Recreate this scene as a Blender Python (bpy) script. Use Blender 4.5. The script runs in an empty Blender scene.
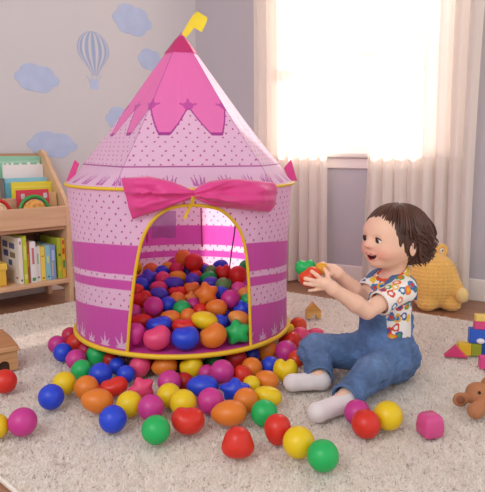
import bpy, math, random
import numpy as np
from mathutils import Vector, Matrix
R = math.radians
rng = np.random.default_rng(7)
random.seed(7)
sc = bpy.context.scene
COL = sc.collection

# ------------------------------------------------------------------ camera
CAM_H = 0.66
PITCH = R(9.3)
cam_d = bpy.data.cameras.new('camera')
cam_d.sensor_width = 36
cam_d.sensor_fit = 'HORIZONTAL'
cam_d.lens = 600.0 / 485.0 * 36
cam_d.clip_start = 0.05
cam = bpy.data.objects.new('camera', cam_d)
cam.location = (0, 0, CAM_H)
cam.rotation_euler = (R(90) - PITCH, 0, 0)
COL.objects.link(cam)
sc.camera = cam

# ------------------------------------------------------------------ world: a bright overcast sky behind the window, dimmer room side
def s2l(c):
    return tuple(((v / 255.0) / 12.92 if v / 255.0 < 0.04045 else ((v / 255.0 + 0.055) / 1.055) ** 2.4) for v in c)

world = bpy.data.worlds.new('world')
sc.world = world
world.use_nodes = True
wn = world.node_tree
wn.nodes.clear()
w_out = wn.nodes.new('ShaderNodeOutputWorld')
w_bg = wn.nodes.new('ShaderNodeBackground')
w_tc = wn.nodes.new('ShaderNodeTexCoord')
w_dot = wn.nodes.new('ShaderNodeVectorMath'); w_dot.operation = 'DOT_PRODUCT'
w_dot.inputs[1].default_value = (0.52, 0.85, 0.05)
w_mr = wn.nodes.new('ShaderNodeMapRange')
w_mr.inputs['From Min'].default_value = -0.1; w_mr.inputs['From Max'].default_value = 0.5
w_mr.inputs['To Min'].default_value = .86; w_mr.inputs['To Max'].default_value = 1.15
wn.links.new(w_tc.outputs['Generated'], w_dot.inputs[0])
wn.links.new(w_dot.outputs['Value'], w_mr.inputs['Value'])
wn.links.new(w_mr.outputs['Result'], w_bg.inputs['Strength'])
w_bg.inputs['Color'].default_value = (1.0, 0.99, 0.985, 1)
wn.links.new(w_bg.outputs['Background'], w_out.inputs['Surface'])

# ------------------------------------------------------------------ lights
def light(name, typ, energy, color, loc=(0, 0, 0), to=None, direction=None, **kw):
    d = bpy.data.lights.new(name, typ)
    d.energy = energy; d.color = color
    for k, v in kw.items(): setattr(d, k, v)
    o = bpy.data.objects.new(name, d)
    o.location = loc
    dv = Vector(direction) if direction else Vector(to) - Vector(loc)
    o.rotation_euler = dv.to_track_quat('-Z', 'Y').to_euler()
    COL.objects.link(o)
    return o

el = R(28)
light('sun', 'SUN', 16.0, (1.0, 0.90, 0.80), (2, 4, 3), direction=(-0.69 * math.cos(el), -0.72 * math.cos(el), -math.sin(el)), angle=R(1.5))
# daylight entering through the window
light('window_daylight', 'AREA', 10.0, (1.0, 0.97, 0.95), (0.80, 3.20, 1.35), direction=(-0.52, -0.85, -0.25), shape='RECTANGLE', size=1.0, size_y=1.5)
# soft fill light added behind the camera, no real source of the room
light('front_fill', 'AREA', 33.0, (0.97, 0.98, 1.0), (-1.3, -0.9, 2.1), to=(0.0, 1.9, 0.2), shape='RECTANGLE', size=1.6, size_y=1.3)

sc.view_settings.view_transform = 'Standard'
sc.view_settings.look = 'None'
sc.view_settings.gamma = 1
sc.view_settings.use_curve_mapping = False
sc.view_settings.exposure = 0.06
sc.cycles.max_bounces = 10
sc.cycles.transparent_max_bounces = 12

# ------------------------------------------------------------------ helpers
FWD = np.array([0, math.cos(PITCH), -math.sin(PITCH)])
UPV = np.array([0, math.sin(PITCH), math.cos(PITCH)])
def ray(px, py):
    return FWD + np.array([1.0, 0, 0]) * (px - 242.5) / 600 + UPV * (246 - py) / 600
def P(px, py, Y):
    d = ray(px, py)
    return np.array([0, 0, CAM_H]) + d * (Y / d[1])
def G(px, py, z=0.0):
    d = ray(px, py)
    return np.array([0, 0, CAM_H]) + d * ((z - CAM_H) / d[2])

def mat(name, col, rough=0.6, attr=False, sss=0.0, spec=0.5, noise=None, bump=None, transl=0.0, transp=0.0, metal=0.0, sheen=0.0, coat=0.0):
    """col is sRGB 0..255; noise=(scale, amount); bump=(scale, strength)"""
    m = bpy.data.materials.new(name); m.use_nodes = True
    nt = m.node_tree; N = nt.nodes; L = nt.links
    b = N['Principled BSDF']; out = N['Material Output']
    c = (*s2l(col), 1)
    b.inputs['Base Color'].default_value = c
    b.inputs['Roughness'].default_value = rough
    b.inputs['Specular IOR Level'].default_value = spec
    b.inputs['Metallic'].default_value = metal
    if sheen: b.inputs['Sheen Weight'].default_value = sheen
    if coat: b.inputs['Coat Weight'].default_value = coat
    src = None
    tc = N.new('ShaderNodeTexCoord')
    if attr:
        a = N.new('ShaderNodeAttribute'); a.attribute_name = 'Col'; src = a.outputs['Color']
    if noise:
        n = N.new('ShaderNodeTexNoise'); n.inputs['Scale'].default_value = noise[0]; n.inputs['Detail'].default_value = 4
        L.new(tc.outputs['Object'], n.inputs['Vector'])
        mr = N.new('ShaderNodeMapRange'); mr.inputs['From Min'].default_value = .3; mr.inputs['From Max'].default_value = .7
        mr.inputs['To Min'].default_value = 1 - noise[1]; mr.inputs['To Max'].default_value = 1 + noise[1]
        L.new(n.outputs['Fac'], mr.inputs['Value'])
        mx = N.new('ShaderNodeVectorMath'); mx.operation = 'MULTIPLY'
        if src: L.new(src, mx.inputs[0])
        else: mx.inputs[0].default_value = c[:3]
        L.new(mr.outputs['Result'], mx.inputs[1])
        src = mx.outputs['Vector']
    if src: L.new(src, b.inputs['Base Color'])
    if sss:
        b.inputs['Subsurface Weight'].default_value = sss
        b.inputs['Subsurface Radius'].default_value = (1.0, .35, .2)
        b.inputs['Subsurface Scale'].default_value = 0.008
    if bump:
        n2 = N.new('ShaderNodeTexNoise'); n2.inputs['Scale'].default_value = bump[0]; n2.inputs['Detail'].default_value = 3
        L.new(tc.outputs['Object'], n2.inputs['Vector'])
        bp = N.new('ShaderNodeBump'); bp.inputs['Strength'].default_value = bump[1]; bp.inputs['Distance'].default_value = 0.004
        L.new(n2.outputs['Fac'], bp.inputs['Height']); L.new(bp.outputs['Normal'], b.inputs['Normal'])
    last = b.outputs['BSDF']
    if transl:
        t = N.new('ShaderNodeBsdfTranslucent'); t.inputs['Color'].default_value = c
        if src: L.new(src, t.inputs['Color'])
        ms = N.new('ShaderNodeMixShader'); ms.inputs[0].default_value = transl
        L.new(last, ms.inputs[1]); L.new(t.outputs[0], ms.inputs[2]); last = ms.outputs[0]
    if transp:
        t = N.new('ShaderNodeBsdfTransparent')
        ms = N.new('ShaderNodeMixShader'); ms.inputs[0].default_value = transp
        L.new(last, ms.inputs[1]); L.new(t.outputs[0], ms.inputs[2]); last = ms.outputs[0]
    L.new(last, out.inputs['Surface'])
    return m

def wood(name, c1, c2, scale=6.0, axis=0, rough=0.45):
    m = bpy.data.materials.new(name); m.use_nodes = True
    nt = m.node_tree; N = nt.nodes; L = nt.links; b = N['Principled BSDF']
    tc = N.new('ShaderNodeTexCoord'); mp = N.new('ShaderNodeMapping')
    s = [14, 14, 14]; s[axis] = 1.2
    mp.inputs['Scale'].default_value = s
    n = N.new('ShaderNodeTexNoise'); n.inputs['Scale'].default_value = scale; n.inputs['Detail'].default_value = 5; n.inputs['Distortion'].default_value = .6
    cr = N.new('ShaderNodeValToRGB')
    cr.color_ramp.elements[0].position = .32; cr.color_ramp.elements[1].position = .68
    cr.color_ramp.elements[0].color = (*s2l(c1), 1); cr.color_ramp.elements[1].color = (*s2l(c2), 1)
    L.new(tc.outputs['Object'], mp.inputs['Vector']); L.new(mp.outputs['Vector'], n.inputs['Vector'])
    L.new(n.outputs['Fac'], cr.inputs['Fac']); L.new(cr.outputs['Color'], b.inputs['Base Color'])
    b.inputs['Roughness'].default_value = rough
    return m

def link(name, me, m=None, parent=None, smooth=True):
    o = bpy.data.objects.new(name, me)
    COL.objects.link(o)
    if m is not None:
        for q in (m if isinstance(m, (list, tuple)) else [m]):
            me.materials.append(q)
    if smooth and len(me.polygons): me.polygons.foreach_set('use_smooth', np.ones(len(me.polygons), dtype=bool))
    if parent: o.parent = parent
    return o

def mesh_np(name, V, Q, cols=None):
    """V (n,3), Q (m,4) or (m,3) index array"""
    V = np.asarray(V, dtype=np.float32); Q = np.asarray(Q, dtype=np.int32)
    me = bpy.data.meshes.new(name)
    me.vertices.add(len(V)); me.vertices.foreach_set('co', V.ravel())
    k = Q.shape[1]
    me.loops.add(Q.size); me.loops.foreach_set('vertex_index', Q.ravel())
    me.polygons.add(len(Q)); me.polygons.foreach_set('loop_start', np.arange(0, Q.size, k, dtype=np.int32))
    me.update(calc_edges=True)
    me.validate()
    if cols is not None:
        a = me.color_attributes.new('Col', 'FLOAT_COLOR', 'POINT')
        c = np.ones((len(V), 4), dtype=np.float32); c[:, :3] = cols
        a.data.foreach_set('color', c.ravel())
    return me

def grid_mesh(name, Pg, cols=None, closed_u=False, mask=None):
    """Pg (nu,nv,3); mask (nu-1,nv-1) cells kept"""
    nu, nv = Pg.shape[:2]
    idx = np.arange(nu * nv).reshape(nu, nv)
    if closed_u: i2 = np.vstack([idx, idx[:1]])
    else: i2 = idx
    Q = np.stack([i2[:-1, :-1], i2[1:, :-1], i2[1:, 1:], i2[:-1, 1:]], -1)
    if mask is not None: Q = Q[mask]
    else: Q = Q.reshape(-1, 4)
    V = Pg.reshape(-1, 3)
    used = np.unique(Q); remap = -np.ones(len(V), dtype=np.int64); remap[used] = np.arange(len(used))
    return mesh_np(name, V[used], remap[Q], None if cols is None else cols.reshape(-1, 3)[used])

class MB:
    """collects simple shapes into one mesh"""
    def __init__(s): s.v = []; s.f = []; s.mi = []; s.cur = 0
    def slot(s, i): s.cur = i; return s
    def add(s, v, f):
        b = len(s.v); s.v += [tuple(map(float, q)) for q in v]
        for q in f: s.f.append([b + i for i in q]); s.mi.append(s.cur)
        return s
    def box(s, lo, hi, bev=0.0):
        x0, y0, z0 = lo; x1, y1, z1 = hi
        if bev <= 0:
            v = [(x, y, z) for z in (z0, z1) for y in (y0, y1) for x in (x0, x1)]
            return s.add(v, [(0, 2, 3, 1), (4, 5, 7, 6), (0, 1, 5, 4), (2, 6, 7, 3), (0, 4, 6, 2), (1, 3, 7, 5)])
        return s.prism([(x0, z0), (x1, z0), (x1, z1), (x0, z1)], y0, y1, bev)
    def prism(s, poly, y0, y1, bev=0.0):
        """polygon in x,z extruded along y, with a chamfer"""
        n = len(poly)
        def inset(b):
            if b <= 0: return poly
            c = (sum(p[0] for p in poly) / n, sum(p[1] for p in poly) / n); o = []
            for i in range(n):
                p, a, q = Vector(poly[i]), Vector(poly[i - 1]), Vector(poly[(i + 1) % n])
                e1 = (p - a).normalized(); e2 = (q - p).normalized()
                n1 = Vector((-e1.y, e1.x)); n2 = Vector((-e2.y, e2.x)); m = (n1 + n2)
                if m.length < 1e-6: m = n1
                m.normalize(); k = b / max(.35, m.dot(n1))
                sgn = 1 if m.dot(Vector(c) - p) > 0 else -1
                o.append((p.x + m.x * k * sgn, p.y + m.y * k * sgn))
            return o
        inn = inset(bev)
        rings = [(inn, y0), (poly, y0 + bev), (poly, y1 - bev), (inn, y1)] if bev > 0 else [(poly, y0), (poly, y1)]
        v = [(p[0], y, p[1]) for r, y in rings for p in r]
        f = [tuple(range(n)), tuple(reversed([(len(rings) - 1) * n + i for i in range(n)]))]
        for k in range(len(rings) - 1):
            for i in range(n):
                j = (i + 1) % n; f.append((k * n + i, (k + 1) * n + i, (k + 1) * n + j, k * n + j))
        return s.add(v, f)
    def tube(s, pts, rad, n=8, closed=False, flat=1.0):
        pts = [Vector(p) for p in pts]; m = len(pts)
        if not hasattr(rad, '__len__'): rad = [rad] * m
        ref = Vector((0, 0, 1)); v = []; f = []
        t0 = (pts[1] - pts[0]).normalized()
        if abs(t0.dot(ref)) > .9: ref = Vector((1, 0, 0))
        nrm = (ref - t0 * ref.dot(t0)).normalized()
        for i in range(m):
            if closed: t = (pts[(i + 1) % m] - pts[i - 1])
            else: t = pts[min(i + 1, m - 1)] - pts[max(i - 1, 0)]
            if t.length < 1e-9: t = t0.copy()
            t.normalize()
            nrm = (nrm - t * nrm.dot(t))
            if nrm.length < 1e-6: nrm = t.orthogonal()
            nrm.normalize(); bn = t.cross(nrm)
            for k in range(n):
                a = 2 * math.pi * k / n
                v.append(pts[i] + (nrm * math.cos(a) * flat + bn * math.sin(a)) * rad[i])
        for i in range(m if closed else m - 1):
            j = (i + 1) % m
            for k in range(n):
                l = (k + 1) % n; f.append((i * n + k, j * n + k, j * n + l, i * n + l))
        if not closed:
            f.append(tuple(range(n))); f.append(tuple(reversed([(m - 1) * n + k for k in range(n)])))
        return s.add(v, f)
    def ball(s, c, r, nu=16, nv=10):
        if not hasattr(r, '__len__'): r = (r, r, r)
        v = [(c[0], c[1], c[2] - r[2])]; f = []
        for j in range(1, nv):
            th = math.pi * j / nv
            for i in range(nu):
                a = 2 * math.pi * i / nu
                v.append((c[0] + r[0] * math.sin(th) * math.cos(a), c[1] + r[1] * math.sin(th) * math.sin(a), c[2] - r[2] * math.cos(th)))
        v.append((c[0], c[1], c[2] + r[2])); last = len(v) - 1
        for i in range(nu):
            k = (i + 1) % nu
            f.append((0, 1 + k, 1 + i)); f.append((last, last - nu + i, last - nu + k))
            for j in range(nv - 2): f.append((1 + j * nu + i, 1 + j * nu + k, 1 + (j + 1) * nu + k, 1 + (j + 1) * nu + i))
        return s.add(v, f)
    def build(s, name, m, parent=None, smooth=False):
        me = bpy.data.meshes.new(name); me.from_pydata(s.v, [], s.f)
        me.polygons.foreach_set('material_index', s.mi); me.update()
        o = link(name, me, m, parent, smooth)
        if smooth: me.set_sharp_from_angle(angle=R(40))
        return o

def tag(o, label=None, cat=None, group=None, kind=None):
    if label: o['label'] = label
    if cat: o['category'] = cat
    if group: o['group'] = group
    if kind: o['kind'] = kind
    return o
def thing(name, label, cat, loc=(0, 0, 0), rz=0, group=None, kind=None):
    o = bpy.data.objects.new(name, None); o.location = loc; o.rotation_euler = (0, 0, rz)
    o.empty_display_size = .05
    COL.objects.link(o); return tag(o, label, cat, group, kind)

# --- signed distance modelling with surface nets (organic shapes as one continuous mesh)
class SDF:
    def __init__(s, lo, hi, h):
        s.lo = np.array(lo, float); s.h = h
        s.n = (np.ceil((np.array(hi) - s.lo) / h)).astype(int) + 1
        s.F = np.full(s.n, 0.5, dtype=np.float32)
    def _sub(s, lo, hi):
        a = np.maximum(((np.array(lo) - s.lo) / s.h).astype(int), 0); b = np.minimum(((np.array(hi) - s.lo) / s.h).astype(int) + 2, s.n)
        ax = [(s.lo[i] + s.h * np.arange(a[i], b[i])).astype(np.float32) for i in range(3)]
        return tuple(slice(a[i], b[i]) for i in range(3)), ax[0][:, None, None], ax[1][None, :, None], ax[2][None, None, :]
    def op(s, fn, lo, hi, k=0.0, mode='add'):
        mg = max(k, .0) + 3 * s.h
        sl, X, Y, Z = s._sub(np.array(lo) - mg, np.array(hi) + mg)
        if any(q.stop <= q.start for q in sl): return s
        d = fn(X, Y, Z); A = s.F[sl]
        if mode == 'cut': d = -d; A2, d2, sg = -A, -d, -1
        else: A2, d2, sg = A, d, 1
        if k > 0:
            hh = np.maximum(k - np.abs(A2 - d2), 0) / k
            r = np.minimum(A2, d2) - hh * hh * k * .25
        else: r = np.minimum(A2, d2)
        s.F[sl] = sg * r
        return s
    def cap(s, a, b, ra, rb=None, k=0.0, mode='add'):
        rb = ra if rb is None else rb
        a = np.array(a, float); b = np.array(b, float); ab = b - a; L = max(ab @ ab, 1e-12)
        def fn(X, Y, Z):
            t = np.clip(((X - a[0]) * ab[0] + (Y - a[1]) * ab[1] + (Z - a[2]) * ab[2]) / L, 0, 1)
            return np.sqrt((X - a[0] - ab[0] * t) ** 2 + (Y - a[1] - ab[1] * t) ** 2 + (Z - a[2] - ab[2] * t) ** 2) - (ra + (rb - ra) * t)
        m = max(ra, rb)
        return s.op(fn, np.minimum(a, b) - m, np.maximum(a, b) + m, k, mode)
    def ell(s, c, r, M=None, k=0.0, mode='add'):
        """M rows = local axes"""
        c = np.array(c, float); M = np.eye(3) if M is None else np.asarray(M); r = np.array(r, float)
        def fn(X, Y, Z):
            dx, dy, dz = X - c[0], Y - c[1], Z - c[2]
            q = [(M[i, 0] * dx + M[i, 1] * dy + M[i, 2] * dz) for i in range(3)]
            k0 = np.sqrt(sum((q[i] / r[i]) ** 2 for i in range(3))); k1 = np.sqrt(sum((q[i] / r[i] ** 2) ** 2 for i in range(3)))
            return k0 * (k0 - 1) / np.maximum(k1, 1e-6)
        m = r.max()
        return s.op(fn, c - m, c + m, k, mode)
    def nets(s):
        F = s.F; I = F < 0
        nx, ny, nz = F.shape
        c = np.zeros((nx - 1, ny - 1, nz - 1), dtype=np.int8)
        for dx in (0, 1):
            for dy in (0, 1):
                for dz in (0, 1): c += I[dx:nx - 1 + dx, dy:ny - 1 + dy, dz:nz - 1 + dz]
        act = np.argwhere((c > 0) & (c < 8)); ids = -np.ones(c.shape, dtype=np.int64); ids[tuple(act.T)] = np.arange(len(act))
        acc = np.zeros((len(act), 3)); cnt = np.zeros(len(act))
        for ax in range(3):
            o1, o2 = [a for a in range(3) if a != ax]
            for p in (0, 1):
                for q in (0, 1):
                    a = act.copy(); a[:, o1] += p; a[:, o2] += q; b = a.copy(); b[:, ax] += 1
                    fa = F[tuple(a.T)]; fb = F[tuple(b.T)]; m = (fa < 0) != (fb < 0)
                    t = fa[m] / (fa[m] - fb[m]); pos = a[m].astype(float); pos[:, ax] += t
                    acc[m] += pos; cnt[m] += 1
        V = acc / cnt[:, None] * s.h + s.lo
        Q = []
        for ax in range(3):
            o1, o2 = [(1, 2), (2, 0), (0, 1)][ax]
            sa = [slice(None)] * 3; sb = [slice(None)] * 3; sa[ax] = slice(0, -1); sb[ax] = slice(1, None)
            for sgn in (0, 1):
                m = (I[tuple(sa)] & ~I[tuple(sb)]) if sgn == 0 else (~I[tuple(sa)] & I[tuple(sb)])
                e = np.argwhere(m); e = e[(e[:, o1] > 0) & (e[:, o2] > 0) & (e[:, o1] < F.shape[o1] - 1) & (e[:, o2] < F.shape[o2] - 1)]
                q = []
                for p, r in ((0, 0), (1, 0), (1, 1), (0, 1)):
                    a = e.copy(); a[:, o1] -= p; a[:, o2] -= r; q.append(ids[tuple(a.T)])
                q = np.stack(q, 1)
                if sgn == 1: q = q[:, ::-1]
                Q.append(q)
        Q = np.vstack(Q); Q = Q[(Q >= 0).all(1)]
        return V, Q
def smooth_mesh(V, Q, it=2, lam=.5):
    for _ in range(it):
        S = np.zeros_like(V); C = np.zeros(len(V))
        for a, b in ((0, 1), (1, 2), (2, 3), (3, 0)):
            np.add.at(S, Q[:, a], V[Q[:, b]]); np.add.at(S, Q[:, b], V[Q[:, a]])
            np.add.at(C, Q[:, a], 1); np.add.at(C, Q[:, b], 1)
        V = V + lam * (S / np.maximum(C, 1)[:, None] - V)
    return V

def vnoise(p, seed=0):
    """smooth value noise, p (n,3)"""
    p = np.asarray(p, float); i = np.floor(p).astype(np.int64); f = p - i; f = f * f * (3 - 2 * f); out = 0
    for dx in (0, 1):
        for dy in (0, 1):
            for dz in (0, 1):
                h = ((i[..., 0] + dx) * 73856093) ^ ((i[..., 1] + dy) * 19349663) ^ ((i[..., 2] + dz) * 83492791) ^ (seed * 2654435761)
                h = (h ^ (h >> 13)) * 1274126177 & 0x7fffffff
                v = (h % 10007) / 10007.0
                w = (f[..., 0] if dx else 1 - f[..., 0]) * (f[..., 1] if dy else 1 - f[..., 1]) * (f[..., 2] if dz else 1 - f[..., 2])
                out = out + v * w
    return out
def lin(c): return np.array(s2l(c))
def sstep(a, b, x):
    t = np.clip((x - a) / (b - a), 0, 1); return t * t * (3 - 2 * t)

# ================================================================== THE ROOM
FZ = -0.02                                   # wood floor; the rug's top is z = 0
CORNER = np.array([-0.257, 3.435])
UL = np.array([0.737, 0.676])                # along the left wall, towards the corner
NL = np.array([0.676, -0.737])               # left wall normal into the room
UR = np.array([0.8530, -0.5219])             # along the window wall, away from the corner
NR = np.array([-0.5219, -0.8530])
YAWL = math.atan2(UL[1], UL[0]); YAWR = math.atan2(UR[1], UR[0])

def wall_mat(name, col):
    m = mat(name, col, .9, noise=(1.5, .02), bump=(180, .05))
    return m
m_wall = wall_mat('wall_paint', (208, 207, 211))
m_wall_r = wall_mat('wall_paint_backlit', (188, 182, 190))  # same wall paint made darker: its backlit shade is put into the colour
m_white = mat('white_trim_paint', (236, 226, 222), .5, noise=(3, .015))

# floor
def floor_mat():
    m = bpy.data.materials.new('wood_planks'); m.use_nodes = True
    nt = m.node_tree; N = nt.nodes; L = nt.links; b = N['Principled BSDF']
    tc = N.new('ShaderNodeTexCoord'); mp = N.new('ShaderNodeMapping'); mp.inputs['Rotation'].default_value = (0, 0, -YAWR)
    br = N.new('ShaderNodeTexBrick'); br.inputs['Scale'].default_value = 1.0
    br.inputs['Brick Width'].default_value = 1.1; br.inputs['Row Height'].default_value = .11; br.inputs['Mortar Size'].default_value = .0015
    br.inputs['Color1'].default_value = (*s2l((170, 124, 94)), 1); br.inputs['Color2'].default_value = (*s2l((154, 108, 80)), 1); br.inputs['Mortar'].default_value = (*s2l((92, 58, 40)), 1)
    mp2 = N.new('ShaderNodeMapping'); mp2.inputs['Scale'].default_value = (1.5, 26, 1); mp2.inputs['Rotation'].default_value = (0, 0, -YAWR)
    n = N.new('ShaderNodeTexNoise'); n.inputs['Scale'].default_value = 3; n.inputs['Detail'].default_value = 6
    mr = N.new('ShaderNodeMapRange'); mr.inputs['To Min'].default_value = .75; mr.inputs['To Max'].default_value = 1.2
    mx = N.new('ShaderNodeVectorMath'); mx.operation = 'MULTIPLY'
    L.new(tc.outputs['Object'], mp.inputs[0]); L.new(mp.outputs[0], br.inputs['Vector'])
    L.new(tc.outputs['Object'], mp2.inputs[0]); L.new(mp2.outputs[0], n.inputs['Vector']); L.new(n.outputs['Fac'], mr.inputs['Value'])
    L.new(br.outputs['Color'], mx.inputs[0]); L.new(mr.outputs[0], mx.inputs[1]); L.new(mx.outputs[0], b.inputs['Base Color'])
    b.inputs['Roughness'].default_value = .38
    return m
LEFT_END = CORNER - UL * 3.6; RIGHT_END = CORNER + UR * 3.2
fl = MB()
pts = [CORNER + NL * -.1 + UR * 0, RIGHT_END - NR * .1, RIGHT_END + np.array([0, -3.4]), LEFT_END + np.array([0, -2.0]), LEFT_END - NL * .1]
pts = [CORNER + np.array([-.02, .15]), RIGHT_END - NR * .1, np.array([RIGHT_END[0], -1.2]), np.array([LEFT_END[0], -1.2]), LEFT_END - NL * .1]
n = len(pts)
fl.add([(p[0], p[1], FZ) for p in pts] + [(p[0], p[1], FZ - .05) for p in pts], [tuple(range(n - 1, -1, -1)), tuple(range(n, 2 * n))] + [(i, (i + 1) % n, n + (i + 1) % n, n + i) for i in range(n)])
tag(fl.build('floor', floor_mat()), kind='structure')
cl = MB(); cl.add([(p[0], p[1], 2.5) for p in pts[:2] + [np.array([RIGHT_END[0], .4]), np.array([LEFT_END[0], .4])] + pts[4:]] + [(p[0], p[1], 2.55) for p in pts[:2] + [np.array([RIGHT_END[0], .4]), np.array([LEFT_END[0], .4])] + pts[4:]],
                  [tuple(range(n)), tuple(range(2 * n - 1, n - 1, -1))] + [(i, n + i, n + (i + 1) % n, (i + 1) % n) for i in range(n)])
tag(cl.build('ceiling', mat('ceiling_paint', (235, 228, 222), .9, noise=(2, .01))), kind='structure')

# left wall in its own frame: x along the wall to the corner, y outward
wl = MB(); wl.box((-3.6, 0, 0), (0.06, .08, 2.52))
o = wl.build('wall_left', m_wall); o.location = (CORNER[0], CORNER[1], FZ); o.rotation_euler = (0, 0, YAWL); tag(o, kind='structure')
# window wall: x along the wall away from the corner, y outward
WX0, WX1, WZ0, WZ1 = .52, 1.385, .655, 2.15
wr = MB()
wr.box((-.06, 0, 0), (WX0, .12, 2.52)); wr.box((WX1, 0, 0), (3.2, .12, 2.52)); wr.box((WX0, 0, 0), (WX1, .12, WZ0)); wr.box((WX0, 0, WZ1), (WX1, .12, 2.52))
def onR(o): o.location = (CORNER[0], CORNER[1], FZ); o.rotation_euler = (0, 0, YAWR); return o
def onL(o): o.location = (CORNER[0], CORNER[1], FZ); o.rotation_euler = (0, 0, YAWL); return o
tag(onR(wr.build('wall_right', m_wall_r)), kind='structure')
tag(onR(MB().prism([(0, 0), (3.2, 0), (3.2, .10), (0, .10)], -.016, -.0005, .004).build('baseboard_right', m_white)), kind='structure')
tag(onL(MB().prism([(-3.6, 0), (0, 0), (0, .10), (-3.6, .10)], -.016, -.0005, .004).build('baseboard_left', m_white)), kind='structure')
win = onR(thing('window_1', None, None, kind='structure'))
f = MB()
for a, b in (((WX0 - .06, -.02, WZ0 - .01), (WX0, .0, WZ1 + .06)), ((WX1, -.02, WZ0 - .01), (WX1 + .06, .0, WZ1 + .06)), ((WX0, -.02, WZ1), (WX1, .0, WZ1 + .06))): f.box(a, b, .004)
for a, b in (((WX0, .0, WZ0), (WX0 + .03, .12, WZ1)), ((WX1 - .03, .0, WZ0), (WX1, .12, WZ1)), ((WX0, 0, WZ1 - .03), (WX1, .12, WZ1)), ((WX0, .03, WZ0), (WX1, .12, WZ0 + .012))): f.box(a, b)
f.build('window_frame', m_white, win)
MB().box((WX0 - .08, -.045, WZ0 - .022), (WX1 + .08, .03, WZ0 + .002), .005).build('window_sill', m_white, win)
MB().box((WX0 - .06, -.016, WZ0 - .075), (WX1 + .06, 0, WZ0 - .022), .004).build('apron', m_white, win)
sa = MB(); MZ = WZ0 + .47
sa.box((WX0 + .03, .06, WZ0 + .012), (WX1 - .03, .095, WZ0 + .03)); sa.box((WX0 + .03, .055, MZ - .016), (WX1 - .03, .10, MZ + .016)); sa.box((WX0 + .03, .06, WZ1 - .07), (WX1 - .03, .095, WZ1 - .03))
for x in (WX0 + .03, WX1 - .065): sa.box((x, .062, WZ0 + .05), (x + (.024 if abs(x - (WX0 + WX1) / 2) < .1 else .035), .093, WZ1 - .07))
sa.build('window_sash', m_white, win)
MB().box((WX0 + .03, .075, WZ0 + .03), (WX1 - .03, .079, WZ1 - .05)).build('pane', mat('window_glass', (255, 255, 255), .02, transp=.93), win)

# curtains: sheer wavy cloth hanging from a rod
m_curt = mat('sheer_curtain', (253, 244, 236), .9, transl=.40, transp=.15, bump=(400, .1))
def curtain(label, x0, x1, waves, seed):
    n, mz = 300, 60
    r_ = np.random.default_rng(seed); x = np.linspace(0, 1, n); ph = np.cumsum(.5 + r_.random(n)); ph = ph / ph[-1] * waves * 2 * math.pi
    am = np.interp(x, np.linspace(0, 1, 12), .014 + .02 * r_.random(12))
    z = np.linspace(.012, 2.33, mz)
    X, Z = np.meshgrid(x, z, indexing='ij'); PH = ph[:, None] + .35 * np.sin(Z * 1.7 + seed); A = am[:, None] * (1.15 - .25 * Z / 2.3)
    Pg = np.stack([x0 + (x1 - x0) * X + .008 * np.cos(PH) + .01 * np.sin(Z * 2 + X * 3), -.085 + A * np.sin(PH) + .004 * np.sin(PH * 2.3), Z], -1)
    t = onR(thing('sheer_curtain', label, 'curtain', group=None))
    link('curtain_cloth', grid_mesh('cloth', Pg), m_curt, t)
    link("hem", grid_mesh("hem", Pg[:, :3] + np.array([0, -.0015, 0])), m_curt, t)
    ga = MB()
    for k in range(waves + 1): ga.tube([(x0 + (x1 - x0) * k / waves + .016 * math.cos(a), -.085, 2.345 + .016 * math.sin(a)) for a in np.linspace(0, 2 * math.pi, 13)[:-1]], .002, 5, True)
    ga.build('curtain_rings', m_rod, t, True)
m_rod = mat('brass_rod', (190, 160, 120), .35, metal=.8)
curtain('sheer cream curtain hanging left of the bare window gap, beside the room corner', .41, .838, 7, 3)
curtain('sheer cream curtain hanging right of the bare window gap, behind the child', 1.018, 1.51, 8, 5)
rd = onR(thing('curtain_rod', 'thin curtain rod above the window carrying both sheer curtains', 'curtain rod'))
MB().tube([(.25, -.085, 2.345), (1.68, -.085, 2.345)], .009, 12).build('rod', m_rod, rd, True)
for x in (.24, 1.69): MB().ball((x, -.085, 2.345), .018).build('finial', m_rod, rd, True)
for x in (.33, 1.60): MB().box((x - .006, -.085, 2.33), (x + .006, -.0005, 2.338)).build('bracket', m_rod, rd)

# wall decals -------------------------------------------------------
def wallL(px, py):
    """point of the photograph on the left wall: (x along wall, z above floor) in the wall frame"""
    d = ray(px, py); c = np.array([0, 0, CAM_H]); t = ((CORNER[0] * NL[0] + CORNER[1] * NL[1])) / (d[0] * NL[0] + d[1] * NL[1])
    p = c + d * t; return float((p[:2] - CORNER) @ UL), float(p[2] - FZ)
m_cloud = mat('cloud_vinyl', (182, 198, 230), .8, noise=(20, .05))
def cloud(label, px0, px1, py0, py1, lobes):
    (x0, za), (x1, zb) = wallL(px0, py1), wallL(px1, py0)
    cx, cz = (x0 + x1) / 2, (za + zb) / 2; hw, hh = (x1 - x0) / 2, (zb - za) / 2
    poly = []
    for k in range(90):
        a = 2 * math.pi * k / 90; d = Vector((math.cos(a), math.sin(a))); best = 0
        for (lx, lz, lr) in lobes:
            b = d.x * lx + d.y * lz; disc = b * b - (lx * lx + lz * lz - lr * lr)
            if disc > 0: best = max(best, b + math.sqrt(disc))
        poly.append((cx + hw * best * d.x, cz + hh * best * d.y))
    o = MB().prism(poly, -.0022, -.0004).build('cloud_decal', m_cloud); onL(o)
    tag(o, label, 'wall decal')
LB = [(-.6, .0, .4), (-.25, .35, .52), (.3, .25, .5), (.65, -.15, .38), (.2, -.45, .5), (-.3, -.35, .5), (0, 0, .6)]
cloud('pale blue cloud decal at the top of the wall, right of the balloon decal', 113, 151, 6, 34, LB)
cloud('small pale blue cloud decal just right of and above the tent roof slope', 138, 162, 49, 70, LB)
cloud('pale blue cloud decal on the wall left of the balloon decal', 15, 58, 64, 92, LB)
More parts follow.
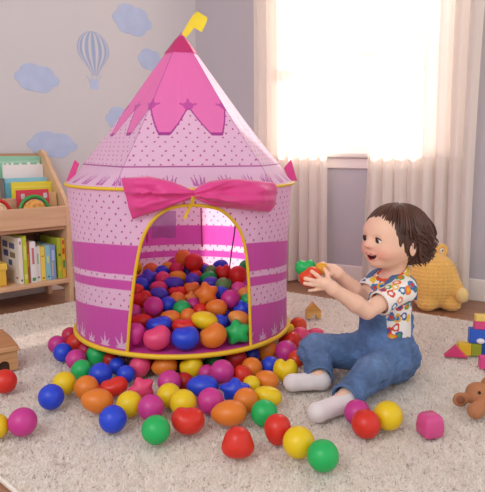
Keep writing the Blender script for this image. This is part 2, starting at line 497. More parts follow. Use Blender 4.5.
cloud('pale blue cloud decal on the wall above the bookshelf', 28, 76, 130, 159, LB)
cloud('pale blue cloud decal partly hidden behind the left slope of the tent', 106, 136, 106, 132, LB)
# balloon decal
bal = onL(thing('balloon_decal', 'pale blue hot air balloon decal with striped envelope on the wall', 'wall decal'))
(bx0, bz1), (bx1, bz0) = wallL(75.5, 29), wallL(109, 77)
cx, hw = (bx0 + bx1) / 2, (bx1 - bx0) / 2
nu, nv = 64, 60; uu = np.linspace(-1, 1, nu); vv = np.linspace(0, 1, nv)
U, W = np.meshgrid(uu, vv, indexing='ij')
prof = np.where(W < .42, np.sqrt(np.clip(1 - ((.42 - W) / .42) ** 2, 0, 1)), 1 - .82 * sstep(.42, 1.05, W) ** 1.1)
tilt = .03 * W
Pg = np.stack([cx + hw * U * prof + tilt * .3, np.full_like(U, -.0016), bz1 + (bz0 - bz1) * W], -1)
st = (np.abs(((np.arcsin(U) / math.pi + .5) * 7) % 1 - .5) < .27) & (np.abs(U) > -.1)
edge = (np.abs(U) > .93) | (W < .03)
cB = np.where((st | edge)[..., None], lin((160, 178, 212)), lin((208, 208, 214)))
link('envelope', grid_mesh('envelope', Pg, cB), mat('balloon_vinyl', (255, 255, 255), .8, attr=True), bal)
(qx0, qz0), (qx1, qz1) = wallL(89.5, 89), wallL(98.5, 80)
MB().prism([(qx0 + .006, qz0), (qx1 - .004, qz0), (qx1, qz1), (qx0, qz1)], -.0022, -.0005, 0).build('basket', m_cloud, bal)
rp = MB()
for x, y in ((86, 90), (91, 92.5), (97, 96), (102, 98)):
    a = wallL(x, 75); b = wallL(y, 81); rp.tube([(a[0], -.0015, a[1]), (b[0], -.0015, b[1])], .001, 5)
rp.build('ropes', m_cloud, bal)

# ================================================================== RUG
RUG_C = G(195, 277)[:2]
def rug_line(p, q): a, b = G(*p)[:2], G(*q)[:2]; return (b - a) / np.linalg.norm(b - a)
rl = rug_line((75, 300), (0, 314)); rr = rug_line((290, 291), (485, 322))
rc0 = np.linalg.solve(np.array([rl, -rr]).T, G(290, 291)[:2] - G(75, 300)[:2]); RC = G(75, 300)[:2] + rl * rc0[0]
e0, e1 = G(0, 473)[:2], G(22, 491)[:2]; ed = (e1 - e0) / np.linalg.norm(e1 - e0)
# rug polygon: back corner, left corner, front-left, front-right, right
LC = RC + rl * 1.55
t_ = np.linalg.solve(np.array([rl, -ed]).T, e0 - RC); LC = RC + rl * t_[0]
FR = e0 + ed * 1.6
RCn = RC + rr * 2.1
rug_poly = [RC, LC, FR, FR + rr * 1.2, RCn]
def inside(p, poly):
    x, y = p[:, 0], p[:, 1]; c = np.zeros(len(p), bool); j = len(poly) - 1
    for i in range(len(poly)):
        xi, yi = poly[i]; xj, yj = poly[j]
        c ^= ((yi > y) != (yj > y)) & (x < (xj - xi) * (y - yi) / (yj - yi + 1e-12) + xi); j = i
    return c
rug = thing('shag_rug', 'large cream shag rug covering the floor under the tent and the child', 'rug', (0, 0, FZ))
mb = MB(); n = len(rug_poly); th = .011
mb.add([(p[0], p[1], 0.001) for p in rug_poly] + [(p[0], p[1], th) for p in rug_poly], [tuple(range(n)), tuple(range(2 * n - 1, n - 1, -1))] + [(i, n + i, n + (i + 1) % n, (i + 1) % n) for i in range(n)])
m_rugback = mat('rug_backing', (236, 226, 216), .95, noise=(60, .1))
mb.build('rug_base', m_rugback, rug)
mb = MB(); mb.tube([(p[0], p[1], .008) for p in rug_poly], .006, 6, True); mb.build('binding', m_rugback, rug, True)
# pile: individual tufts
lo = np.min(rug_poly, 0); hi = np.max(rug_poly, 0)
def tufts(spacing, keep, seed):
    g = np.random.default_rng(seed)
    xs = np.arange(lo[0], hi[0], spacing); ys = np.arange(lo[1], hi[1], spacing)
    p = np.stack(np.meshgrid(xs, ys), -1).reshape(-1, 2); p += g.uniform(-.5, .5, p.shape) * spacing
    return p[keep(p) & inside(p, rug_poly)]
vis = lambda p: (p[:, 1] > .80) & (np.abs(p[:, 0]) < .47 * p[:, 1] + .12)
tp = np.vstack([tufts(.0037, lambda p: vis(p) & (p[:, 1] < 1.7), 1), tufts(.0050, lambda p: vis(p) & (p[:, 1] >= 1.7), 2), tufts(.02, lambda p: ~vis(p), 3)])
nt_ = len(tp); g = np.random.default_rng(5)
cl_n = vnoise(np.c_[tp * 55, np.zeros(nt_)], 1); cl_a = vnoise(np.c_[tp * 38, np.ones(nt_)], 2) * 4 * math.pi
ang = cl_a + g.normal(0, 1.6, nt_); ln = (.70 + .40 * cl_n + g.uniform(-.15, .15, nt_)) * .0085
lean = .15 + .75 * g.random(nt_)
wid = np.where(tp[:, 1] < 1.7, .0026, .0034) * g.uniform(.7, 1.2, nt_)
far = ~vis(tp); wid[far] = .012
dirv = np.stack([np.cos(ang) * np.sin(lean), np.sin(ang) * np.sin(lean), np.cos(lean)], -1)
side = np.stack([-np.sin(ang + g.normal(0, .7, nt_)), np.cos(ang), np.zeros(nt_)], -1); side /= np.linalg.norm(side, axis=1)[:, None]
base = np.c_[tp, np.full(nt_, .0105)]
midp = base + dirv * (ln * .6)[:, None]; tip = base + dirv * ln[:, None] + np.c_[np.cos(ang), np.sin(ang), -.3 * np.ones(nt_)] * .003
V = np.stack([base - side * wid[:, None] / 2, base + side * wid[:, None] / 2, midp + side * wid[:, None] * .55, midp - side * wid[:, None] * .55, tip + side * wid[:, None] * .3, tip - side * wid[:, None] * .3], 1)
b = np.arange(nt_)[:, None] * 6
Q = np.vstack([b + np.array([0, 1, 2, 3]), b + np.array([3, 2, 4, 5])])
cc = lin((250, 245, 240))[None, :] * (0.92 + .12 * g.random(nt_))[:, None]
dk = g.random(nt_) < .05 * (cl_n < .45) + .015; cc[dk] = lin((196, 184, 178))
m_pile = mat('rug_pile', (255, 255, 255), .95, attr=True, transl=.5, spec=.1)
tag(link('pile', mesh_np('pile', V.reshape(-1, 3), Q, np.repeat(cc, 6, 0)), m_pile, rug, smooth=False), kind='stuff')

# ================================================================== THE TENT
TX, TY = -.202, 1.985
ZB, ZE, ZA = .074, .548, 1.016               # floor ring, eave ring, apex
RB, RE = .353, .364
PALE, MAG, HOT, DOT, YEL, PUR = lin((240, 206, 234)), lin((214, 86, 184)), lin((242, 130, 200)), lin((176, 52, 120)), lin((236, 190, 40)), lin((176, 62, 160))
def wall_r(z): return RB + (RE - RB) * np.clip((z - ZB) / (ZE - ZB), 0, 1)
def hit_cyl(px, py, rad=None, add=0.0):
    """photo point on the front of the tent's round wall -> (angle, z)"""
    d = ray(px, py); r = (RE if rad is None else rad) + add
    a = d[0] ** 2 + d[1] ** 2; b = -2 * (d[0] * TX + d[1] * TY); c = TX * TX + TY * TY - r * r
    disc = max(b * b - 4 * a * c, 0); t = (-b - math.sqrt(disc)) / (2 * a); p = d * t
    return math.atan2(p[1] - TY, p[0] - TX), CAM_H + p[2]
def wrap(a): return (a + math.pi) % (2 * math.pi) - math.pi
m_fabric = mat('printed_tent_fabric', (255, 255, 255), .55, attr=True, transl=.34, sheen=.2, bump=(9, .35))
m_hot = mat('hot_pink_fabric', (232, 62, 148), .5, transl=.15, sheen=.3, bump=(40, .3))
m_cap = mat('deep_pink_fabric', (206, 52, 122), .5, transl=.15, bump=(40, .2))
m_yel = mat('yellow_piping', (232, 190, 36), .45, bump=(300, .1))
tent = thing('play_tent', 'pink castle play tent with pointed roof, filled with balls, standing on the rug', 'tent', (TX, TY, ZB))
def tl(o):                                    # children are modelled in world space
    o.location = (-TX, -TY, -ZB); return o

# wall ---------------------------------------------------------------
arch_px = [(126.5, 352), (128.5, 325), (131, 300), (133.5, 280), (136.5, 262), (140.5, 245), (146, 231), (153, 220), (162, 212.5), (173, 207.5), (187, 205.5), (203, 206), (217, 208.5),
           (226, 213.5), (234, 221), (240, 231), (244.5, 244), (247.5, 260), (249.5, 280), (250.5, 300), (251, 320), (251.5, 346)]
arch = [hit_cyl(x, y, RE if y < 230 else (RB + .004)) for x, y in arch_px]
arch[0] = (arch[0][0], ZB); arch[-1] = (arch[-1][0], ZB)
nth, nz = 1080, 210
th = np.linspace(-math.pi * .5, math.pi * 1.5, nth, endpoint=False) - math.pi   # seam at the back
zz = np.linspace(ZB, ZE, nz)
T, Z = np.meshgrid(th, zz, indexing='ij')
front = (1 - np.sin(T)) / 2                  # 1 facing the camera, 0 at the back
ft = sstep(.45, 1.0, front)
wr_ = .004 * (vnoise(np.stack([np.cos(T) * 3, np.sin(T) * 3, Z * 2], -1), 3) - .5) + .0035 * (vnoise(np.stack([np.cos(T) * 9, np.sin(T) * 9, Z * 3.2], -1), 4) - .5) + .002 * (vnoise(np.stack([np.cos(T) * 26, np.sin(T) * 26, Z * 9], -1), 8) - .5)
wr_ = wr_ * np.sin(math.pi * np.clip((Z - ZB) / (ZE - ZB), 0, 1)) ** .5
RR = wall_r(Z) + wr_ - .006 * np.sin(math.pi * (Z - ZB) / (ZE - ZB))
Pg = np.stack([TX + RR * np.cos(T), TY + RR * np.sin(T), Z], -1)
def band(a, b): return a + (b - a) * ft      # heights at the sides and at the front
col = np.broadcast_to(PALE, T.shape + (3,)).copy()
def dots(u, v, su, sv, r):
    row = np.round(v / sv); off = (row % 2) * .5 * su
    du = (u - off) - np.round((u - off) / su) * su + .22 * su * np.sin(row * 2.3 + np.round((u - off) / su) * 1.7) * .5; dv = v - row * sv
    return du * du + dv * dv < r * r
col[dots(T * .385, Z, .036, .0165, .0031)] = DOT
mg = ((Z < band(.360, .392)) & (Z > band(.284, .306))) | ((Z < band(.261, .290)) & (Z > band(.236, .262))) | (Z < band(.172, .203))
def ab(a, b, s=.0012): return sstep(a - s, a + s, Z) * (1 - sstep(b - s, b + s, Z))
mw = np.clip(ab(band(.284, .306), band(.360, .392)) + ab(band(.236, .262), band(.261, .290)) + ab(-1, band(.172, .203)), 0, 1)[..., None]
col = col * (1 - mw) + MAG * mw
# thin pale dots of the narrow band are kept; little crowns along the bottom
def crown2(dx, dy):
    a = np.arctan2(dx, dy - .016); r = np.hypot(dx, dy - .016)
    return (r < .0150 + .0130 * np.maximum(0, np.cos(5 * a)) ** 1.5 * (np.cos(a) > -.5)) & (dy > -.004)
def crown(du, dv, w, h):
    """du,dv local coordinates; three-pointed crown of half width w, height h"""
    m = np.hypot(du, (dv - .16 * h) * 1.3) < w * .55
    for an, ln_ in ((0, 1.0), (.62, .82), (-.62, .82), (1.15, .55), (-1.15, .55)):
        a_ = dv * math.cos(an) + du * math.sin(an); b_ = du * math.cos(an) - dv * math.sin(an)
        m |= (a_ > 0) & (a_ < h * ln_) & (np.abs(b_) < w * .40 * (1 - a_ / (h * ln_)))
    return m & (dv > 0)
    t = 0
    for j, hh in ((-1, .72), (0, 1.0), (1, .72), (-.5, .5), (.5, .5)):
        c = j * w * (.42 + .55 * t); m |= (np.abs(du - c) < w * .30 * (1 - t / hh)) & (t < hh)
    m |= (np.abs(du) < w * .75) & (t < .18)
    return m & (dv > 0) & (dv < h)
us = T * .385; k = np.round(us / .070); du = us - k * .070
hk = .046 + .010 * np.sin(k * 2.1)
col[crown(du, Z - ZB - .008, .020, hk) & (Z < ZB + .075)] = lin((240, 204, 238))
col[(Z < ZB + .012)] = MAG
# opening cut out of the front
th_a = np.array([a for a, z in arch]); z_a = np.array([z for a, z in arch])
poly = [(wrap(a + math.pi / 2), z) for a, z in arch]
tc_ = (T[:-1, :-1] + T[1:, 1:]) / 2; zc = (Z[:-1, :-1] + Z[1:, 1:]) / 2
q = np.stack([wrap(tc_ + math.pi / 2).ravel(), zc.ravel()], 1)
poly2 = [(poly[0][0], ZB - .02)] + poly + [(poly[-1][0], ZB - .02)]
keep = ~inside(q, poly2).reshape(tc_.shape)
keep = np.vstack([keep, np.ones((1, keep.shape[1]), bool)])
tl(link('tent_wall', grid_mesh('tent_wall', Pg, col, closed_u=True, mask=keep), m_fabric, tent))
def ap(a, z, add=0.0):
    r = wall_r(z) - .006 * math.sin(math.pi * np.clip((z - ZB) / (ZE - ZB), 0, 1)) + add; return (TX + r * math.cos(a), TY + r * math.sin(a), z)
fine = []
for i in range(len(arch) - 1):
    for t in np.linspace(0, 1, 5)[:-1]:
        p0, p1, p2, p3 = [arch[max(0, min(len(arch) - 1, i + o_))] for o_ in (-1, 0, 1, 2)]
        fine.append(tuple(.5 * (2 * p1[j] + (p2[j] - p0[j]) * t + (2 * p0[j] - 5 * p1[j] + 4 * p2[j] - p3[j]) * t * t + (-p0[j] + 3 * p1[j] - 3 * p2[j] + p3[j]) * t ** 3) for j in (0, 1)))
fine.append(arch[-1])
tl(MB().tube([ap(a, z, .001) for a, z in fine], .0048, 8).build('opening_piping', m_yel, tent, True))
ring = lambda r, z, n=120: [(TX + r * math.cos(a), TY + r * math.sin(a), z) for a in np.linspace(0, 2 * math.pi, n + 1)[:-1]]
tl(MB().tube(ring(RB + .003, ZB), .0078, 10, True).build('base_hoop', m_yel, tent, True))
tl(MB().tube(ring(RE + .003, ZE), .0048, 10, True).build('eave_hoop', m_yel, tent, True))
# floor sheet
mb = MB(); c = ring(RB - .002, ZB + .004, 72); c2 = ring(RB - .002, ZB - .002, 72)
mb.add(c + c2, [tuple(range(72)), tuple(range(143, 71, -1))] + [(i, 72 + i, 72 + (i + 1) % 72, (i + 1) % 72) for i in range(72)])
tl(mb.build('tent_floor', mat('magenta_floor_sheet', (205, 62, 158), .5, bump=(30, .2)), tent))

# roof ---------------------------------------------------------------
corn = [R(-38), R(-114), R(177), R(92), R(8)]      # ridge directions (camera side is -90)
corn = sorted([c % (2 * math.pi) for c in corn])
nth, nv = 1000, 250
th = np.linspace(0, 2 * math.pi, nth, endpoint=False) + 1e-4
ca = np.array(corn + [corn[0] + 2 * math.pi]); tt = np.where(th < corn[0], th + 2 * math.pi, th)
seg = np.searchsorted(ca, tt, side='right') - 1
a0, a1 = ca[seg], ca[seg + 1]; midA, half = (a0 + a1) / 2, (a1 - a0) / 2
rp_ = np.cos(half) / np.cos(tt - midA)
sfrac = (np.tan(tt - midA) / np.tan(half) + 1) / 2
vv = np.linspace(0, 1, nv)
S_, Vv = np.meshgrid(sfrac, vv, indexing='ij'); RP = rp_[:, None] * np.ones_like(Vv); TH = th[:, None] * np.ones_like(Vv); SEG = seg[:, None] * np.ones_like(Vv)
w = sstep(0, .14, Vv) * .88
shape = (1 - w) + w * RP * 1.045
prof = (1 - Vv) * (1 - .05 * np.sin(math.pi * Vv)) 
RR = RE * prof * shape + .003
wr2 = .006 * (vnoise(np.stack([np.cos(TH) * 4, np.sin(TH) * 4, Vv * 3], -1), 11) - .5) + .003 * (vnoise(np.stack([np.cos(TH) * 12, np.sin(TH) * 12, Vv * 5], -1), 12) - .5)
RR = RR + wr2 * np.sin(math.pi * Vv) ** .6 * (1 - Vv * .7)
Zr = ZE + (ZA - ZE) * Vv
LEAN = .007
Pg = np.stack([TX + LEAN * Vv + RR * np.cos(TH), TY + RR * np.sin(TH), Zr], -1)
col = np.broadcast_to(PALE, TH.shape + (3,)).copy()
width = 2 * RE * (1 - Vv) * np.sin(half)[:, None]
X = (S_ - .5) * width                         # metres across the panel
SL = Vv * .60                                 # metres up the slope
col[dots(X, SL, .036, .0165, .0030) & (Vv > .13)] = DOT
col[(np.abs(Vv - .125) < .0042)] = PUR
# crown spikes in the band above the eave
ub = X; kb = np.round(ub / .066); d_ = ub - kb * .066
h_ = np.clip((SL - .012) / .042, 0, 1)
for j in (-1, -.4, .4, 1):
    c_ = j * .021 * (.5 + .5 * h_ ** 1.5); col[(np.abs(d_ - c_) < .0030 * (1.1 - h_)) & (h_ > 0) & (h_ < 1 - .35 * abs(j))] = lin((196, 104, 186))
# scalloped pink top
dz = np.abs(((S_ * 2) % 1) - .5) * 2          # 0 at tip centre, 1 at peaks
zig = .325 + (.485 - .325) * np.clip((dz - .22) / .70, 0, 1)
col[Vv > zig] = HOT
col[np.abs(Vv - zig) < .0085] = PUR
# motif above each peak
pk = np.round(S_ * 2) / 2; dx = (S_ - pk) * width; dy = SL - .485 * .60
mot = crown2(dx, dy + .004)
col[mot] = lin((205, 88, 180))
overlit_panel = (SEG == 4) & (Vv > .14); col[overlit_panel & (Vv > zig - .02)] = lin((250, 218, 240))  # right panel painted pale: overexposed sunlight put into the fabric colour
ridge = np.minimum(S_, 1 - S_) * width < .0026
col[ridge] = col[ridge] * .55 + PUR * .45
tl(link('tent_roof', grid_mesh('tent_roof', Pg, col, closed_u=True), m_fabric, tent))
# inner lining seen through the opening stays the same fabric; cap cone
nv = 30; vv = np.linspace(.87, 1.012, nv); TH, V2 = np.meshgrid(th[::8], vv, indexing='ij'); RP = (rp_[::8])[:, None]
RR = RE * np.clip(1 - V2, 0, 1) * (.08 + .92 * RP * 1.045) + .0055 * np.clip((1.012 - V2) / .05, .25, 1)
tl(link('roof_cap', grid_mesh('roof_cap', np.stack([TX + LEAN * V2 + RR * np.cos(TH), TY + RR * np.sin(TH), ZE + (ZA - ZE) * V2], -1), closed_u=True), m_cap, tent))
# yellow loop ribbon on the tip
def ribbon(name, pts, wvec, wid, th_, m, parent):
    n = len(pts); V = []; F = []
    for i, p in enumerate(pts):
        p = Vector(p); t = (Vector(pts[min(i + 1, n - 1)]) - Vector(pts[max(i - 1, 0)])).normalized(); wv = Vector(wvec[i] if isinstance(wvec, list) else wvec).normalized(); nn = t.cross(wv).normalized()
        ww = wid[i] if hasattr(wid, '__len__') else wid
        for a, b in ((-1, -1), (1, -1), (1, 1), (-1, 1)): V.append(p + wv * (a * ww / 2) + nn * (b * th_ / 2))
    for i in range(n - 1):
        for k in range(4): l = (k + 1) % 4; F.append((i * 4 + k, i * 4 + l, (i + 1) * 4 + l, (i + 1) * 4 + k))
    F += [(3, 2, 1, 0), tuple(4 * (n - 1) + k for k in range(4))]
    return MB().add(V, F).build(name, m, parent, True)
fp = [P(x, y, TY + dy) for x, y, dy in ((184, 36, 0), (187, 31.5, 0), (192, 24, 0), (197, 17.5, -.002), (201, 14.5, -.008), (202.5, 15, -.018), (201.5, 19, -.024), (199, 24, -.024), (196.5, 29, -.02))]
wv = [(-.8, .2, -.5)] * 3 + [(-.8, .1, -.62)] + [(-.75, 0, -.66)] * 4
tl(ribbon('tip_ribbon', fp, (.86, .1, -.50), [.016, .020, .024, .028, .032, .034, .036, .037, .037], .003, mat('yellow_ribbon', (252, 236, 70), .5, transl=.3), tent))
# pennants sticking up at the roof corners
def tri(name, pp, th_, m):
    a, b, c, d = [Vector(p) for p in pp]; nrm = (b - a).cross(c - a).normalized() * th_
    V = [q + s * nrm for s in (-.5, .5) for q in (a, b, c, d)]
    return tl(MB().add(V, [(3, 2, 1, 0), (4, 5, 6, 7)] + [(i, (i + 1) % 4, 4 + (i + 1) % 4, 4 + i) for i in range(4)]).build(name, m, tent))
tri('pennant', [P(66, 182.5, 1.995), P(74, 178, 1.98), P(79, 163.5, 1.985), P(75, 160, 2.0)], .003, m_hot)
tri('pennant', [P(284, 168, 1.985), P(291, 159.5, 2.0), P(297, 181, 1.995), P(289, 180, 1.98)], .003, m_hot)

# rolled-up door flap --------------------------------------------------
def pillow(name, top, bot, n, mth, bulge, m, seed, knot, add=.012):
    top = np.array(top, float); bot = np.array(bot, float)
    def rs(a, n):
        d = np.r_[0, np.cumsum(np.linalg.norm(np.diff(a, axis=0), axis=1))]; t = np.linspace(0, d[-1], n); return np.stack([np.interp(t, d, a[:, i]) for i in (0, 1)], 1)
    A, B = rs(top, n), rs(bot, n); out = []
    for side in (1, 0):
        ts = np.linspace(0, 1, mth) if side else np.linspace(1, 0, mth)[1:-1]
        for t in ts:
            row = []
            for i in range(n):
                px, py = A[i] * (1 - t) + B[i] * t
                ang = math.atan2(py - knot[1], px - knot[0]); dk = math.hypot(px - knot[0], py - knot[1]); e = math.sqrt(max(0, 4 * t * (1 - t))) * min(1, 4 * i / n + .25, 4 * (n - 1 - i) / n + .12)
                fold = (vnoise(np.array([[ang * 5.5, dk * .015, 1.0]]), seed)[0] - .5) * 1.6 + (vnoise(np.array([[px * .09, py * .16, 2.0]]), seed + 1)[0] - .5) * .9 + (vnoise(np.array([[ang * 13, dk * .03, 5.0]]), seed + 2)[0] - .5) * .5
                fold *= min(1, dk / 25 + .2)
                a, z = hit_cyl(px, py, RE)
                r = RE + add + (e * bulge * (1 + .75 * fold) if side else -.006 * e)
                row.append((TX + r * math.cos(a), TY + r * math.sin(a), z))
            out.append(row)
    return tl(link(name, grid_mesh(name, np.array(out), closed_u=True), m, tent))
pillow('door_flap', [(124, 177.5), (134, 177), (150, 176), (160, 178), (172, 181), (184, 186), (194, 191)], [(134.5, 219), (142, 216), (152, 213), (164, 209), (176, 204), (187, 200), (195, 197)], 90, 26, .020, m_hot, 21, (198, 193))
pillow('door_flap', [(193, 190), (199, 185.5), (208, 181), (222, 178.5), (240, 179), (256, 180.5), (271, 182.5), (273, 185)], [(193.5, 197), (202, 202), (214, 206), (228, 208), (244, 210), (258, 211.5), (266, 212), (271, 207)], 90, 26, .030, m_hot, 33, (190, 194))
sp = [hit_cyl(x, y, RE) for x, y in ((190, 191), (192.5, 196), (196, 196.5))]
tie = []
for (x, y, ad) in ((196, 195, .034), (191, 195.5, .036), (192, 199, .030), (190, 206, .014), (187, 212, .006), (184.5, 219, .004)):
    a, z = hit_cyl(x, y, RE); tie.append((TX + (RE + ad) * math.cos(a), TY + (RE + ad) * math.sin(a), z))
tl(ribbon('flap_tie', tie, (.95, .1, .15), .009, .002, m_yel, tent))
# things seen inside on the far wall: mesh window, straps, cord
def back(px, py, inset=.012):
    d = ray(px, py); r = .356 - inset; a = d[0] ** 2 + d[1] ** 2; b = -2 * (d[0] * TX + d[1] * TY); c = TX * TX + TY * TY - r * r
    t = (-b + math.sqrt(max(0, b * b - 4 * a * c))) / (2 * a); p = d * t; return (p[0], p[1], CAM_H + p[2])
gp = np.array([[back(x, y, .006) for y in np.linspace(211, 238, 8)] for x in np.linspace(152, 176, 12)])
tl(link('mesh_window', grid_mesh('mesh_window', gp), mat('grey_violet_mesh', (190, 150, 200), .8, transl=.3, transp=.35), tent))
tl(ribbon('strap', [back(147.5, 222), back(147, 232), back(147, 243)], (1, 0, 0), .005, .0015, m_cap, tent))
tl(ribbon('strap', [back(201, 208), back(201.5, 228), back(202, 247)], (1, 0, 0), .006, .0015, m_cap, tent))
tl(MB().tube([P(235.5, 223, 1.72), P(234, 236, 1.78), P(231.5, 252, 1.86), P(229.5, 268, 1.97)], .0022, 6).build('dark_cord', mat('black_cord', (52, 36, 52), .5), tent, True))

# ================================================================== THE BALLS
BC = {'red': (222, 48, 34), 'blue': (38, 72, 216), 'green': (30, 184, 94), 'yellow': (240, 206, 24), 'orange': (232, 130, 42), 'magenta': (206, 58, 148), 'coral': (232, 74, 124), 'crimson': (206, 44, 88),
      'pink': (228, 84, 160), 'peach': (240, 160, 70), 'gold': (236, 168, 36), 'olive': (104, 158, 84), 'bluepurple': (76, 70, 200), 'orangered': (232, 74, 34), 'shadedred': (190, 32, 30), 'shadedgreen': (28, 110, 56), 'shadedblue': (36, 52, 170)}  # last three are darker copies of red, green, blue: shade put into colour
BM = {k: mat('glossy_plastic_' + k, v, .37, sss=.0, spec=.5, transl=.12) for k, v in BC.items()}
def ball_dirs(nu=40, nv=26):
    v = []; f = []
    mb = MB().ball((0, 0, 0), 1, nu, nv); return np.array(mb.v), mb.f
BD, BF = ball_dirs()
def shape_ball(s):
    d = BD.copy(); x, y, z = d.T; r = np.ones(len(d))
    up = np.arctan2(z, x)                     # angle in the picture plane (y is the depth)
    pl = np.sqrt(x * x + z * z)
    if s == 's': pass
    elif s == 'e':                            # egg along local x
        d = d * np.array([1, .93, .93]); d[:, 1:] *= (1 + .13 * x)[:, None]
    elif s == 'd':                            # soft dent on the top
        r -= .18 * np.exp(-((x + .18) ** 2 / .16 + (z - 1.0) ** 2 / .30)); r += .05 * np.exp(-((np.abs(x) - .62) ** 2 / .05 + (z - .6) ** 2 / .2))
    elif s == 'h':                            # heart
        r = 1 - .25 * np.exp(-(x ** 2 / .05 + (z - 1) ** 2 / .35)) + .10 * np.exp(-((np.abs(x) - .6) ** 2 / .12 + (z - .7) ** 2 / .2)) + .16 * np.exp(-(x ** 2 / .10 + (z + 1) ** 2 / .2)); d = d * np.array([1.05, .85, 1])
    elif s == 't':                            # puffy five-pointed star
        r = 1 + .15 * pl ** 3 * np.cos(5 * (up - math.pi / 2)) - .04; d = d * np.array([1.05, .88, 1.05])
    elif s == 'p':                            # rounded cone
        r = 1 + .16 * np.exp(-((z - 1) ** 2 / .25)) + .07 * np.cos(3 * (up - math.pi / 2)) * pl ** 2; d = d * np.array([1, .95, 1])
    V = d * r[:, None]
    V[:, 0] -= (V[:, 0].max() + V[:, 0].min()) / 2; V[:, 2] -= (V[:, 2].max() + V[:, 2].min()) / 2
    V /= math.sqrt((V[:, 0].max() - V[:, 0].min()) * (V[:, 2].max() - V[:, 2].min())) / 2
    return V
SHV = {s: shape_ball(s) for s in 'sedhtp'}
KIND = {'s': 'plastic_ball', 'e': 'egg_shaped_ball', 'd': 'dented_ball', 'h': 'heart_shaped_ball', 't': 'star_shaped_ball', 'p': 'cone_shaped_ball'}
BMESH = {}
def ball(x, y, z, r, k, c, s, roll, label, group):
    if (c, s) not in BMESH:
        me = bpy.data.meshes.new(KIND[s]); me.from_pydata(SHV[s].tolist(), [], BF); me.materials.append(BM[c]); me.polygons.foreach_set('use_smooth', [True] * len(me.polygons)); BMESH[(c, s)] = me
    o = bpy.data.objects.new(KIND[s], BMESH[(c, s)]); COL.objects.link(o)
    o.location = (x, y, z)
    base_k = {'e': 1.12}.get(s, 1.0); q = k / 1.03 if s == 'e' else k
    yaw = math.atan2(-x, y)
    o.rotation_euler = (Matrix.Rotation(yaw, 3, 'Z') @ Matrix.Rotation(-R(10), 3, 'X') @ Matrix.Rotation(-R(roll), 3, 'Y')).to_euler()
    o.scale = (r * q, r * min(1.0, q), r / q) if s != 's' else (r, r, r)
    return tag(o, label, 'ball', group)
